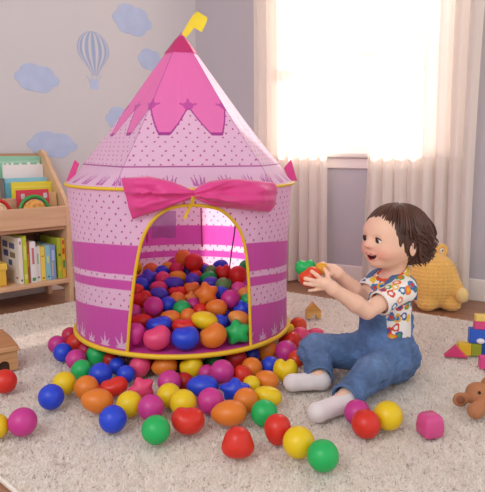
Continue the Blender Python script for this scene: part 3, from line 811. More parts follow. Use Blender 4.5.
OUT_BALLS = [
    (-0.603, 1.873, 0.029, 0.0292, 1.00, 'magenta', 's', 0, 'magenta ball at the far left end of the heap, beside a blue one'),
    (-0.591, 1.978, 0.027, 0.0274, 1.00, 'crimson', 's', 0, 'crimson ball tucked highest under the left edge of the tent rim'),
    (-0.542, 1.875, 0.033, 0.0335, 1.08, 'red', 'e', 30, 'red egg-shaped ball under the left tent rim, above a blue ball'),
    (-0.560, 1.793, 0.030, 0.0296, 1.00, 'blue', 's', 0, "blue ball at the heap's left end, below the red egg ball"),
    (-0.501, 1.727, 0.031, 0.0307, 1.00, 'magenta', 's', 0, 'magenta ball left of the green ball under the tent rim'),
    (-0.499, 1.833, 0.024, 0.0240, 1.00, 'crimson', 's', 0, 'crimson ball mostly hidden between magenta and green balls under left rim'),
    (-0.445, 1.760, 0.033, 0.0335, 1.00, 'green', 's', 0, 'green ball right under the tent rim, upper one of two greens'),
    (-0.460, 1.638, 0.031, 0.0306, 1.00, 'green', 's', 0, "lower of the two green balls on the heap's left side"),
    (-0.398, 1.602, 0.033, 0.0328, 1.00, 'blue', 's', 0, 'blue ball directly below the upper green ball on the left'),
    (-0.481, 1.539, 0.032, 0.0319, 1.00, 'yellow', 's', 0, 'yellow ball on the rug left of an orange ball'),
    (-0.414, 1.510, 0.032, 0.0324, 1.00, 'orange', 's', 0, 'round orange ball between yellow ball and red lumpy ball'),
    (-0.488, 1.448, 0.033, 0.0326, 1.00, 'blue', 's', 0, 'blue ball alone on the rug at the left of the heap'),
    (-0.365, 1.423, 0.034, 0.0352, 1.15, 'orange', 'e', -12, 'orange egg-shaped ball lying in front of the round orange ball'),
    (-0.343, 1.519, 0.030, 0.0309, 1.21, 'red', 'd', 10, 'flattened red ball behind the orange egg on the left'),
    (-0.397, 1.733, 0.027, 0.0243, 1.00, 'shadedred', 's', 0, 'red ball coloured darker for shade under the rim right of the green ball'),
    (-0.370, 1.688, 0.025, 0.0251, 1.00, 'blue', 's', 0, 'shaded blue ball, upper left of a pair under the rim'),
    (-0.329, 1.613, 0.029, 0.0256, 1.00, 'blue', 's', 0, 'shaded blue ball, lower right of a pair under the rim'),
    (-0.300, 1.662, 0.032, 0.0330, 1.09, 'coral', 'e', 55, 'coral pink egg-shaped ball standing against the rim'),
    (-0.268, 1.509, 0.032, 0.0325, 1.06, 'coral', 't', 20, 'coral pink lumpy pointed ball below the coral egg'),
    (-0.281, 1.408, 0.032, 0.0323, 1.00, 'yellow', 's', 0, 'yellow ball behind the front blue ball, left part of the heap'),
    (-0.304, 1.323, 0.032, 0.0324, 1.00, 'blue', 's', 0, 'blue ball in the front row, on the rug before the yellow ball'),
    (-0.224, 1.384, 0.033, 0.0323, 1.00, 'magenta', 's', 0, 'magenta ball right behind the front green ball'),
    (-0.195, 1.267, 0.033, 0.0327, 1.00, 'green', 's', 0, "green ball in front of the heap's middle, left of the red dented ball"),
    (-0.189, 1.460, 0.032, 0.0316, 1.00, 'yellow', 's', 0, 'yellow ball, left and upper of the two yellows mid-heap'),
    (-0.197, 1.536, 0.037, 0.0319, 1.02, 'magenta', 's', 0, 'magenta ball behind the pair of yellow balls'),
    (-0.147, 1.409, 0.034, 0.0336, 1.00, 'yellow', 's', 0, 'yellow ball just behind the dented red ball'),
    (-0.127, 1.311, 0.034, 0.0352, 1.09, 'red', 'd', -10, 'glossy red dented ball in the front row near the green one'),
    (-0.227, 1.664, 0.033, 0.0335, 1.13, 'orange', 'e', 8, 'orange egg-shaped ball below the rim, right of the coral egg'),
    (-0.147, 1.657, 0.033, 0.0335, 1.00, 'yellow', 'd', 30, 'yellow ball touching the rim at the middle of the tent front'),
    (-0.281, 1.740, 0.025, 0.0258, 1.06, 'shadedred', 's', 0, 'red ball coloured darker for shade behind the orange egg under rim'),
    (-0.161, 1.574, 0.024, 0.0247, 1.00, 'shadedred', 's', 0, 'red ball coloured darker for shade in a gap left of the blue egg'),
    (-0.101, 1.627, 0.027, 0.0243, 1.00, 'magenta', 's', 0, 'shaded magenta ball between yellow ball and brighter magenta ball'),
    (-0.057, 1.596, 0.043, 0.0339, 1.00, 'magenta', 's', 0, 'bright magenta ball under the rim above the blue lumpy star'),
    (-0.106, 1.512, 0.035, 0.0359, 1.19, 'blue', 'e', -5, 'large blue egg-shaped ball lying mid-heap'),
    (-0.080, 1.419, 0.034, 0.0338, 1.00, 'magenta', 's', 0, 'magenta ball between the blue egg and the large orange egg'),
    (-0.020, 1.497, 0.034, 0.0347, 1.14, 'blue', 't', 0, "blue star-shaped lumpy ball at the heap's centre right"),
    (0.008, 1.429, 0.032, 0.0317, 1.00, 'orange', 's', 0, 'round orange ball behind the big orange egg'),
    (-0.033, 1.347, 0.036, 0.0362, 1.19, 'orange', 'e', 3, 'big orange egg-shaped ball lying in the front of the heap'),
    (-0.010, 1.207, 0.034, 0.0345, 1.06, 'red', 'p', 0, 'rounded triangular red ball nearest the camera on the bare rug'),
    (0.065, 1.462, 0.030, 0.0305, 1.23, 'yellow', 'e', -15, 'yellow egg-shaped ball behind the green ball on the right'),
    (0.052, 1.355, 0.032, 0.0324, 1.00, 'green', 's', 0, 'green ball between yellow egg and red ball, right front'),
    (0.079, 1.267, 0.033, 0.0328, 1.08, 'red', 'e', 90, 'red ball between green and yellow balls in the front right'),
    (0.121, 1.207, 0.034, 0.0345, 1.00, 'yellow', 's', 0, 'yellow ball in the front row left of the nearest green ball'),
    (0.166, 1.152, 0.033, 0.0330, 1.00, 'green', 's', 0, 'green ball closest to the bottom edge of the picture'),
    (0.066, 1.567, 0.030, 0.0304, 1.11, 'orange', 'e', -20, "orange egg-shaped ball beside the child's far sock, above yellow egg"),
    (0.122, 1.625, 0.034, 0.0348, 1.02, 'yellow', 'h', 0, "yellow heart-shaped ball resting behind the child's far sock"),
    (0.024, 1.537, 0.030, 0.0240, 1.00, 'yellow', 's', 0, 'small yellow ball peeking out between blue star and orange egg'),
    (-0.001, 1.610, 0.028, 0.0282, 1.00, 'red', 'p', 20, 'red cone-shaped ball just left of a round orange ball'),
    (0.027, 1.659, 0.030, 0.0310, 1.02, 'orange', 's', 0, 'round orange ball under the rim right of the red cone ball'),
    (0.082, 1.681, 0.029, 0.0271, 0.92, 'blue', 's', 0, 'dark blue ball in shade left of the yellow heart'),
    (0.074, 1.807, 0.033, 0.0335, 1.08, 'orange', 'e', 40, 'orange egg-shaped ball under the right side of the rim'),
    (0.136, 1.784, 0.035, 0.0356, 1.00, 'magenta', 's', 0, "bright magenta ball under the right rim next to the child's leg"),
    (0.163, 1.731, 0.031, 0.0259, 1.00, 'orangered', 's', 0, 'orange-red ball half hidden behind the magenta ball by the knee'),
    (0.155, 1.889, 0.033, 0.0335, 1.09, 'red', 'd', 20, 'red dented ball under the right rim above the magenta ball'),
    (0.194, 1.941, 0.033, 0.0334, 1.00, 'coral', 's', 0, "coral ball behind the red dented one, near the child's knee"),
    (0.200, 2.079, 0.030, 0.0308, 1.00, 'orangered', 's', 0, 'orange-red ball farthest back, right of the tent base'),
    (0.161, 2.044, 0.025, 0.0240, 1.00, 'yellow', 's', 0, 'yellow ball mostly hidden behind red ball by the tent base'),
    (-0.020, 1.730, 0.033, 0.0335, 1.14, 'shadedred', 's', 0, 'red ball coloured darker for deep shade right under the rim centre right'),
    (-0.088, 1.717, 0.027, 0.0269, 1.00, 'shadedgreen', 's', 0, 'green ball coloured darker for deep shade under the rim'),
    (0.027, 1.773, 0.029, 0.0263, 1.00, 'shadedblue', 's', 0, 'blue ball coloured darker for deep shade beside the orange egg under rim'),
    (0.251, 1.998, 0.025, 0.0254, 1.22, 'coral', 'e', 0, "coral egg-shaped ball lying behind the child's knee"),
    (0.276, 1.360, 0.031, 0.0313, 1.00, 'magenta', 's', 0, "magenta ball touching the child's near sock"),
    (0.284, 1.296, 0.033, 0.0334, 1.00, 'red', 's', 0, 'red ball in front of magenta and yellow balls by the child'),
    (0.344, 1.335, 0.035, 0.0345, 1.00, 'yellow', 's', 0, "yellow ball in front of the child's knee, right of the red one"),
    (-0.647, 1.551, 0.033, 0.0326, 1.00, 'red', 's', 0, 'red ball at the left edge before the wooden toy barn'),
    (-0.566, 1.294, 0.028, 0.0287, 1.00, 'yellow', 's', 0, 'yellow ball cut by the left picture edge'),
    (-0.508, 1.302, 0.035, 0.0329, 1.00, 'magenta', 's', 0, 'magenta ball alone on the rug at lower left'),
]
PIT_BALLS = [
    (-0.246, 1.671, 0.116, 0.0378, 1.07, 'coral', 'd', 15, 'large coral dented ball at the front of the pit, left of blue'),
    (-0.165, 1.670, 0.116, 0.0378, 1.07, 'blue', 'd', 0, 'large blue dented ball at the middle front of the pit'),
    (-0.085, 1.690, 0.116, 0.0375, 1.07, 'orange', 'd', 25, 'large orange dented ball at the pit front beside green star'),
    (-0.016, 1.730, 0.118, 0.0396, 1.06, 'green', 't', 10, 'bright green star-shaped ball at the front right of the pit'),
    (-0.313, 1.696, 0.121, 0.0303, 1.09, 'magenta', 'e', 90, "magenta ball in the pit's front left corner by the piping"),
    (-0.114, 1.745, 0.147, 0.0346, 1.21, 'yellow', 'e', -18, 'yellow egg-shaped ball lying above the front orange ball in pit'),
    (-0.012, 1.793, 0.140, 0.0290, 1.17, 'peach', 'e', -20, 'peach rounded ball behind the green star'),
    (-0.070, 1.779, 0.132, 0.0240, 0.97, 'blue', 's', 0, 'blue ball half hidden behind the big yellow egg'),
    (-0.252, 1.751, 0.131, 0.0324, 1.22, 'blue', 'd', 5, 'blue dented ball behind the large coral ball'),
    (-0.174, 1.747, 0.128, 0.0308, 1.27, 'red', 'd', -5, 'red flattened ball behind the large front blue ball'),
    (-0.313, 1.782, 0.135, 0.0282, 1.31, 'red', 'e', 5, 'red flat egg ball above the front left magenta ball'),
    (-0.168, 1.797, 0.146, 0.0249, 1.06, 'orange', 's', 0, 'orange ball left of and behind the big yellow egg'),
    (-0.222, 1.799, 0.141, 0.0275, 1.18, 'orange', 'e', -10, 'orange egg ball just behind the blue dented one'),
    (-0.279, 1.826, 0.169, 0.0315, 1.00, 'magenta', 's', 0, 'round bright magenta ball in left half of the pit'),
    (-0.341, 1.825, 0.149, 0.0267, 1.00, 'magenta', 's', 0, 'magenta ball against the left piping in the pit'),
    (-0.192, 1.842, 0.156, 0.0294, 1.00, 'green', 's', 0, 'round green ball in the middle of the pit'),
    (-0.239, 1.864, 0.165, 0.0258, 1.00, 'blue', 's', 0, 'blue ball between round magenta and round green balls'),
    (-0.159, 1.885, 0.158, 0.0242, 1.00, 'magenta', 's', 0, 'small magenta ball right of the round green ball'),
    (-0.082, 1.832, 0.163, 0.0313, 1.12, 'orange', 'e', -8, 'orange egg-shaped ball below the orange star in the pit'),
    (-0.133, 1.844, 0.149, 0.0253, 1.00, 'red', 's', 0, 'red ball half hidden above the big yellow egg'),
    (0.001, 1.845, 0.156, 0.0293, 1.03, 'blue', 't', 15, "blue star-shaped ball at the pit's right side"),
    (-0.324, 1.900, 0.171, 0.0300, 1.08, 'red', 'h', 20, 'red heart-shaped ball at pit left above the magenta ball'),
    (-0.353, 1.949, 0.187, 0.0268, 1.00, 'red', 's', 0, 'red ball against the left piping below a blue one'),
    (-0.213, 1.907, 0.169, 0.0269, 1.03, 'orange', 's', 0, 'orange ball behind the round green ball'),
    (-0.170, 1.929, 0.170, 0.0240, 1.00, 'peach', 't', 0, 'small peach star-shaped ball just left of the orange star'),
    (-0.116, 1.878, 0.199, 0.0384, 1.00, 'orange', 't', 12, 'big orange star-shaped ball on the heap, centre right'),
    (-0.039, 1.885, 0.176, 0.0323, 1.00, 'magenta', 's', 0, 'round magenta ball right of the orange egg in the pit'),
    (0.009, 1.942, 0.177, 0.0265, 1.00, 'peach', 's', 0, 'peach ball by the right piping of the tent opening'),
    (0.017, 1.893, 0.169, 0.0260, 1.00, 'green', 's', 0, 'green ball by the right piping, half hidden'),
    (-0.071, 1.935, 0.182, 0.0266, 1.00, 'blue', 's', 0, 'blue ball between orange star and magenta ball'),
    (-0.014, 1.990, 0.183, 0.0285, 1.06, 'pink', 's', 0, 'pink ball below the large red one, right side of pit'),
    (-0.277, 1.936, 0.180, 0.0288, 1.15, 'bluepurple', 'e', -15, 'violet-blue egg ball lying above the round magenta ball'),
    (-0.218, 1.959, 0.178, 0.0281, 1.13, 'red', 'd', 0, 'red dented ball behind the orange and green balls mid-pit'),
    (-0.171, 1.980, 0.188, 0.0270, 1.06, 'orange', 'd', 0, 'orange dented ball left of the top of the orange star'),
    (-0.284, 1.988, 0.191, 0.0270, 1.13, 'coral', 'e', -10, 'coral egg ball above the violet-blue egg'),
    (-0.345, 2.001, 0.196, 0.0281, 1.03, 'blue', 's', 0, 'blue ball at the left of the pit below the lumpy star'),
    (-0.235, 2.004, 0.202, 0.0284, 1.21, 'bluepurple', 'e', -8, 'violet-blue egg ball in the pit under the golden egg'),
    (-0.173, 2.029, 0.207, 0.0265, 1.02, 'bluepurple', 's', 0, 'violet-blue ball below the topmost red ball'),
    (-0.066, 1.983, 0.200, 0.0266, 1.00, 'olive', 's', 0, 'round olive green ball in the right half of the pit'),
    (-0.111, 2.004, 0.203, 0.0256, 1.14, 'bluepurple', 'e', 0, 'violet-blue egg ball below the green egg'),
    (-0.330, 2.057, 0.212, 0.0339, 1.08, 'bluepurple', 't', 10, 'violet-blue lumpy star ball at the upper left of the heap'),
    (-0.276, 2.035, 0.211, 0.0267, 1.02, 'coral', 's', 0, 'coral ball right of the violet-blue lumpy star'),
    (-0.228, 2.058, 0.211, 0.0286, 1.16, 'gold', 'e', -8, 'golden egg ball lying below the topmost orange egg'),
    (-0.120, 2.054, 0.210, 0.0278, 1.13, 'green', 'e', 12, 'green egg ball on the heap right of the topmost red ball'),
    (-0.066, 2.076, 0.222, 0.0292, 0.97, 'red', 'h', 10, 'red heart-shaped ball left of the larger red one'),
    (-0.016, 2.034, 0.222, 0.0329, 1.08, 'red', 'e', 90, 'large red ball at the upper right of the heap'),
    (-0.112, 2.102, 0.222, 0.0250, 1.00, 'olive', 's', 0, "olive green ball at the heap's top, behind the green egg"),
    (-0.165, 2.076, 0.211, 0.0240, 1.04, 'red', 's', 0, 'small red ball under the topmost red ball'),
    (-0.287, 2.094, 0.221, 0.0262, 1.02, 'blue', 's', 0, "blue ball near the heap's top, left half"),
    (-0.236, 2.108, 0.228, 0.0269, 1.07, 'crimson', 's', 0, 'crimson ball below the topmost orange egg'),
    (-0.139, 2.141, 0.217, 0.0251, 1.00, 'blue', 's', 0, 'blue ball just right of the topmost red ball'),
    (-0.196, 2.131, 0.211, 0.0240, 1.00, 'shadedblue', 's', 0, 'blue ball coloured darker for shade in the gap under the topmost red ball'),
    (-0.080, 2.142, 0.234, 0.0272, 1.08, 'blue', 'e', 0, 'blue egg ball at the top right, behind the red heart'),
    (-0.273, 2.142, 0.226, 0.0253, 1.07, 'gold', 's', 0, "golden ball at the heap's top behind the blue one"),
    (-0.384, 2.067, 0.204, 0.0240, 1.00, 'orange', 's', 0, 'small orange ball peeking out at the upper left piping'),
    (-0.218, 2.154, 0.258, 0.0335, 1.08, 'orange', 'e', 70, 'topmost orange egg ball standing on the heap'),
    (-0.173, 2.107, 0.255, 0.0332, 1.00, 'red', 's', 0, 'topmost red ball, resting beside the orange egg'),
]
PIT_FILL = [
    (-0.365, 1.792, 0.110, 'red'),
    (-0.064, 2.243, 0.111, 'blue'),
    (-0.376, 1.858, 0.111, 'orange'),
    (-0.200, 2.109, 0.111, 'magenta'),
    (-0.311, 1.972, 0.112, 'yellow'),
    (-0.237, 1.962, 0.112, 'green'),
    (-0.444, 2.102, 0.112, 'red'),
    (-0.116, 1.808, 0.113, 'blue'),
    (-0.264, 1.863, 0.114, 'orange'),
    (0.031, 1.897, 0.114, 'magenta'),
    (-0.443, 1.816, 0.114, 'yellow'),
    (-0.069, 2.041, 0.115, 'green'),
    (0.055, 1.843, 0.115, 'red'),
    (-0.053, 1.856, 0.116, 'blue'),
    (0.052, 1.989, 0.118, 'orange'),
    (-0.185, 2.201, 0.118, 'magenta'),
    (-0.028, 1.939, 0.119, 'yellow'),
    (-0.141, 2.257, 0.119, 'green'),
    (-0.230, 2.035, 0.121, 'red'),
    (-0.144, 1.940, 0.121, 'blue'),
    (-0.282, 1.921, 0.122, 'orange'),
    (-0.107, 1.987, 0.123, 'magenta'),
    (0.001, 2.033, 0.124, 'yellow'),
    (-0.070, 2.180, 0.124, 'green'),
    (-0.481, 1.906, 0.125, 'red'),
    (-0.216, 2.273, 0.125, 'blue'),
    (-0.493, 2.067, 0.127, 'orange'),
    (-0.382, 2.040, 0.128, 'magenta'),
    (-0.185, 1.985, 0.128, 'yellow'),
    (-0.330, 2.202, 0.129, 'green'),
    (0.036, 2.175, 0.129, 'red'),
    (0.087, 1.906, 0.133, 'blue'),
    (-0.275, 2.252, 0.136, 'orange'),
    (-0.416, 1.988, 0.137, 'magenta'),
    (0.006, 2.101, 0.142, 'yellow'),
    (-0.350, 2.142, 0.142, 'green'),
    (-0.403, 1.927, 0.143, 'red'),
    (-0.118, 2.055, 0.147, 'blue'),
    (0.080, 2.061, 0.149, 'orange'),
    (-0.118, 2.156, 0.150, 'magenta'),
    (-0.238, 2.146, 0.150, 'yellow'),
    (-0.294, 2.054, 0.153, 'green'),
    (-0.407, 2.151, 0.154, 'red'),
    (-0.500, 1.986, 0.158, 'blue'),
    (-0.376, 2.230, 0.159, 'orange'),
    (-0.149, 2.103, 0.163, 'magenta'),
    (0.100, 2.004, 0.163, 'yellow'),
    (-0.050, 2.092, 0.169, 'green'),
    (-0.038, 2.222, 0.174, 'red'),
    (-0.206, 2.242, 0.178, 'blue'),
    (-0.032, 2.150, 0.183, 'orange'),
    (0.055, 2.119, 0.187, 'magenta'),
    (-0.098, 2.199, 0.191, 'yellow'),
    (-0.447, 2.100, 0.192, 'green'),
    (-0.150, 2.233, 0.199, 'red'),
    (-0.258, 2.187, 0.201, 'blue'),
    (-0.342, 2.201, 0.204, 'orange'),
    (-0.260, 2.267, 0.214, 'magenta'),
    (-0.407, 2.204, 0.217, 'yellow'),
    (0.017, 2.173, 0.222, 'green'),
]
UNDER_FILL = [
    (-0.238, 2.145, 0.032, 'red'),
    (-0.148, 1.969, 0.032, 'blue'),
    (-0.135, 2.125, 0.032, 'orange'),
    (-0.422, 2.051, 0.032, 'magenta'),
    (-0.306, 2.002, 0.032, 'yellow'),
    (-0.276, 2.082, 0.032, 'green'),
    (0.058, 1.969, 0.032, 'red'),
    (0.010, 1.856, 0.032, 'blue'),
    (0.030, 1.912, 0.032, 'orange'),
    (-0.041, 1.915, 0.032, 'magenta'),
    (-0.125, 1.850, 0.032, 'yellow'),
    (-0.262, 1.916, 0.032, 'green'),
    (-0.021, 2.080, 0.032, 'red'),
    (-0.478, 2.090, 0.032, 'blue'),
    (-0.131, 2.246, 0.032, 'orange'),
    (-0.202, 1.859, 0.032, 'magenta'),
    (-0.309, 1.813, 0.032, 'yellow'),
    (-0.123, 2.039, 0.032, 'green'),
    (-0.347, 1.897, 0.032, 'red'),
    (0.005, 2.196, 0.032, 'blue'),
    (-0.461, 1.930, 0.032, 'orange'),
    (-0.382, 1.952, 0.032, 'magenta'),
    (-0.115, 1.911, 0.032, 'yellow'),
    (-0.210, 2.076, 0.032, 'green'),
    (-0.336, 2.139, 0.032, 'red'),
    (-0.058, 1.815, 0.032, 'blue'),
    (-0.050, 2.008, 0.032, 'orange'),
    (-0.391, 2.207, 0.032, 'magenta'),
    (0.057, 2.076, 0.032, 'yellow'),
    (-0.154, 2.309, 0.032, 'green'),
]
for b in OUT_BALLS: ball(*b, 'balls spilled on the rug around the tent')
for b in PIT_BALLS: ball(*b, 'balls inside the tent')
for x, y, z, c in PIT_FILL: ball(x, y, z, .0315, 1, c, 's', 0, c + ' ball buried deep under the others inside the tent', c + ' balls buried in the tent')
for x, y, z, c in UNDER_FILL: ball(x, y, z, .0315, 1, c, 's', 0, c + ' ball wedged in the dark beneath the tent floor', c + ' balls beneath the tent')

# ================================================================== BOOKSHELF (frame: x to the right along its front, y back)
m_ply = wood('birch_plywood', (214, 172, 134), (226, 188, 152), 3, axis=2)
m_plyh = wood('birch_plywood_board', (210, 168, 130), (226, 188, 152), 3, axis=0)
m_edge = wood('plywood_edge', (226, 190, 152), (238, 206, 172), 4, axis=2)
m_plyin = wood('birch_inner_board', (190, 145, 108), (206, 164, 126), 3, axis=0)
SO = np.array([-.752, 2.605]); SW, SD = .86, .26
shelf = thing('bookshelf', 'light birch children\'s bookshelf with sloped sides against the left wall', 'bookshelf', (SO[0], SO[1], FZ), YAWL)
def sidepoly(): return [(0, 0), (.05, 0), (.05, .06), (SD - .04, .06), (SD - .04, 0), (SD, 0), (SD, .66), (SD - .03, .672), (SD - .055, .66), (.012, .452), (0, .43)]
for x0 in (-.018, -SW):
    mb = MB(); pl = sidepoly(); n = len(pl)
    mb.add([(x0 + dx, a, z) for dx in (0, .018) for a, z in pl], [tuple(range(n - 1, -1, -1)), tuple(range(n, 2 * n))] + [(i, (i + 1) % n, n + (i + 1) % n, n + i) for i in range(n)])
    mb.build('side_panel', m_ply, shelf)
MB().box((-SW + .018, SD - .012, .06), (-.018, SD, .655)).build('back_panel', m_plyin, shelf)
MB().box((-SW + .018, 0.0, .345), (-.018, .014, .432), .002).build('bin_front', m_plyh, shelf)
MB().box((-SW + .018, .083, .345), (-.018, .092, .470), .002).build('bin_divider', m_plyh, shelf)
MB().box((-SW + .018, .160, .345), (-.018, .170, .50), .002).build('bin_divider', m_plyh, shelf)
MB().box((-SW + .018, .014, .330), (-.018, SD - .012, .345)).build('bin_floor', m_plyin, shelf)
MB().box((-SW + .018, 0.0, .092), (-.018, SD - .012, .112), .002).build('bottom_shelf', m_plyh, shelf)
ZP = np.array([UL[0], UL[1]]); NB = -NL
def sh(px, py, b):
    """photo point on the shelf's plane at depth b -> local x, local z"""
    d = ray(px, py); o = SO + NB * b; t = (o @ NB) / (d[:2] @ NB); p = np.array([0, 0, CAM_H]) + d * t
    return float((p[:2] - SO) @ UL), float(p[2] - FZ)
m_paper = mat('page_block', (238, 230, 214), .8, noise=(300, .06))
def on_shelf(o): o.location = (SO[0], SO[1], FZ); o.rotation_euler = (0, 0, YAWL); return o
PM = {}
def pm(c):
    if c not in PM: PM[c] = mat('printed_card', c, .55)
    return PM[c]
# books facing forward in the bins: (px left, px right, py top, depth, bottom z, cover, marks, label)
def face_book(name, x0p, x1p, ytop, b, zb, colr, marks, label, th_=.009, lean=.03):
    (x0, z1), (x1, _) = sh(x0p, ytop, b), sh(x1p, ytop, b); x1 = min(x1, -.0205)
    t = thing(name, label, 'book', group='books in the sloped bins'); 
    rot = Matrix.Translation((SO[0], SO[1], FZ)) @ Matrix.Rotation(YAWL, 4, 'Z') @ Matrix.Translation(((x0 + x1) / 2, b, zb)) @ Matrix.Rotation(-lean, 4, 'X')
    t.matrix_world = rot; w = (x1 - x0) / 2; h = z1 - zb
    MB().box((-w + .002, .0015, .002), (w - .002, th_ - .0015, h - .002)).build('pages', m_paper, t)
    mb = MB().box((-w, 0, 0), (w, .0015, h)).box((-w, th_ - .0015, 0), (w, th_, h)).box((-w - .001, 0, 0), (-w, th_, h)); mb.build('cover', pm(colr), t)
    for (u0, u1, v0, v1, c) in marks:        # printed shapes on the cover
        MB().box((-w + 2 * w * u0, -.0008, h * v0), (-w + 2 * w * u1, .0002, h * v1)).build('print', pm(c), t)
face_book('picture_book', -30, 42, 156.5, .218, .3475, (150, 208, 178), [(.02, .98, .90, .93, (172, 220, 194))], 'mint green picture book, rearmost in the top bin of the bookshelf')
face_book('picture_book', 3.5, 43.5, 165, .196, .3475, (244, 240, 238), [(.2, .3, .62, .74, (90, 130, 90)), (.38, .46, .64, .73, (205, 150, 120)), (.55, .63, .62, .75, (190, 175, 120)), (.72, .8, .64, .74, (200, 120, 120)), (.86, .94, .60, .70, (170, 90, 70)), (.2, .27, .5, .56, (200, 60, 80)), (.4, .48, .5, .55, (120, 150, 90)), (.6, .68, .52, .57, (210, 90, 110)), (.0, .03, .9, 1.03, (244, 240, 238)), (.08, .14, .95, 1.03, (244, 240, 238)), (.2, .26, .95, 1.04, (244, 240, 238)), (.4, .46, .95, 1.03, (244, 240, 238)), (.6, .68, .95, 1.04, (244, 240, 238)), (.85, .92, .95, 1.03, (244, 240, 238))],
          'white picture book with rows of small coloured drawings, in front of the mint book')
face_book('picture_book', 5, 47, 178.5, .140, .3475, (112, 190, 218), [(.0, 1, .90, 1.0, (140, 206, 228))], 'sky blue picture book between the white and the yellow one in the bins')
face_book('picture_book', 12, 53, 182.5, .118, .3475, (236, 222, 62), [(.03, .97, .86, .9, (242, 232, 100))], 'yellow picture book behind the red one in the shelf bin')
face_book('picture_book', -14, 4, 179, .128, .3475, (120, 118, 112), [(.7, .75, 0, .9, (200, 190, 180))], 'dark grey book at the left edge of the picture in the bin')
face_book('picture_book', 17, 49, 190.5, .052, .3475, (216, 62, 84), [(.12, .24, .76, .9, (200, 200, 205)), (.82, .94, .76, .9, (200, 200, 205)), (.3, .8, .3, .75, (110, 170, 214)), (.35, .75, .05, .35, (236, 190, 90))], 'red picture book with a blue picture, behind the green ring')
face_book('picture_book', 38, 56.5, 192.5, .066, .3475, (222, 186, 132), [(.1, .3, .1, .9, (232, 200, 150))], 'tan book peeking out right of the red book in the bin')
# toy rings at the front of the bin
def ring_toy(label, px, py, rpx, c, c2, kindname):
    b = .036; x, z = sh(px, py, b); x2, _ = sh(px + rpx, py, b); r = x2 - x; z = max(z, .3455 + r + .0075)
    t = thing(kindname, label, 'toy'); t.matrix_world = Matrix.Translation((SO[0], SO[1], FZ)) @ Matrix.Rotation(YAWL, 4, 'Z') @ Matrix.Translation((x, b, z))
    MB().tube([(r * math.cos(a), 0, r * math.sin(a)) for a in np.linspace(0, 2 * math.pi, 41)[:-1]], .0075, 10, True).build('ring', mat('toy_ring_enamel', c, .35), t, True)
    MB().tube([(0, -.005, 0), (0, .005, 0)], r * .80, 28).build('picture_disc', mat('toy_disc', c2, .5, noise=(60, .35)), t, True)
ring_toy('round toy with a green ring leaning at the front of the bookshelf bin', 34.5, 211, 14, (58, 160, 72), (238, 180, 96), 'ring_toy')
ring_toy('round toy with a red ring at the left edge in the bookshelf bin', -2, 212, 11.5, (206, 46, 40), (236, 208, 170), 'ring_toy')
# upright books on the lower shelf
def spine_book(px0, px1, ytop, front, depth, colr, marks, label, side=None):
    (x0, z1), (x1, _) = sh(px0, ytop, .018), sh(px1, ytop, .018); x1 = min(x1, -.0195)
    x1 -= .0006; w = x1 - x0; h = z1 - .1125
    t = thing('shelf_book', label, 'book', group='upright books on the lower shelf'); t.matrix_world = Matrix.Translation((SO[0], SO[1], FZ)) @ Matrix.Rotation(YAWL, 4, 'Z') @ Matrix.Translation((x0, front, .1125))
    MB().box((.0016, .002, .002), (w - .0016, depth - .002, h - .003)).build('pages', m_paper, t)
    MB().box((0, 0, 0), (w, .0018, h)).box((0, .0018, 0), (.0015, depth, h)).box((w - .0015, .0018, 0), (w, depth, h)).build('cover', pm(colr), t)
    for (u0, u1, v0, v1, c) in marks: MB().box((w * u0, -.0006, h * v0), (w * u1, .0001, h * v1)).build('print', pm(c), t)
    for (u0, u1, v0, v1, c) in (side or []): MB().box((-.0006, depth * (1 - u1), h * v0), (.0001, depth * (1 - u0), h * v1)).build('print', pm(c), t)
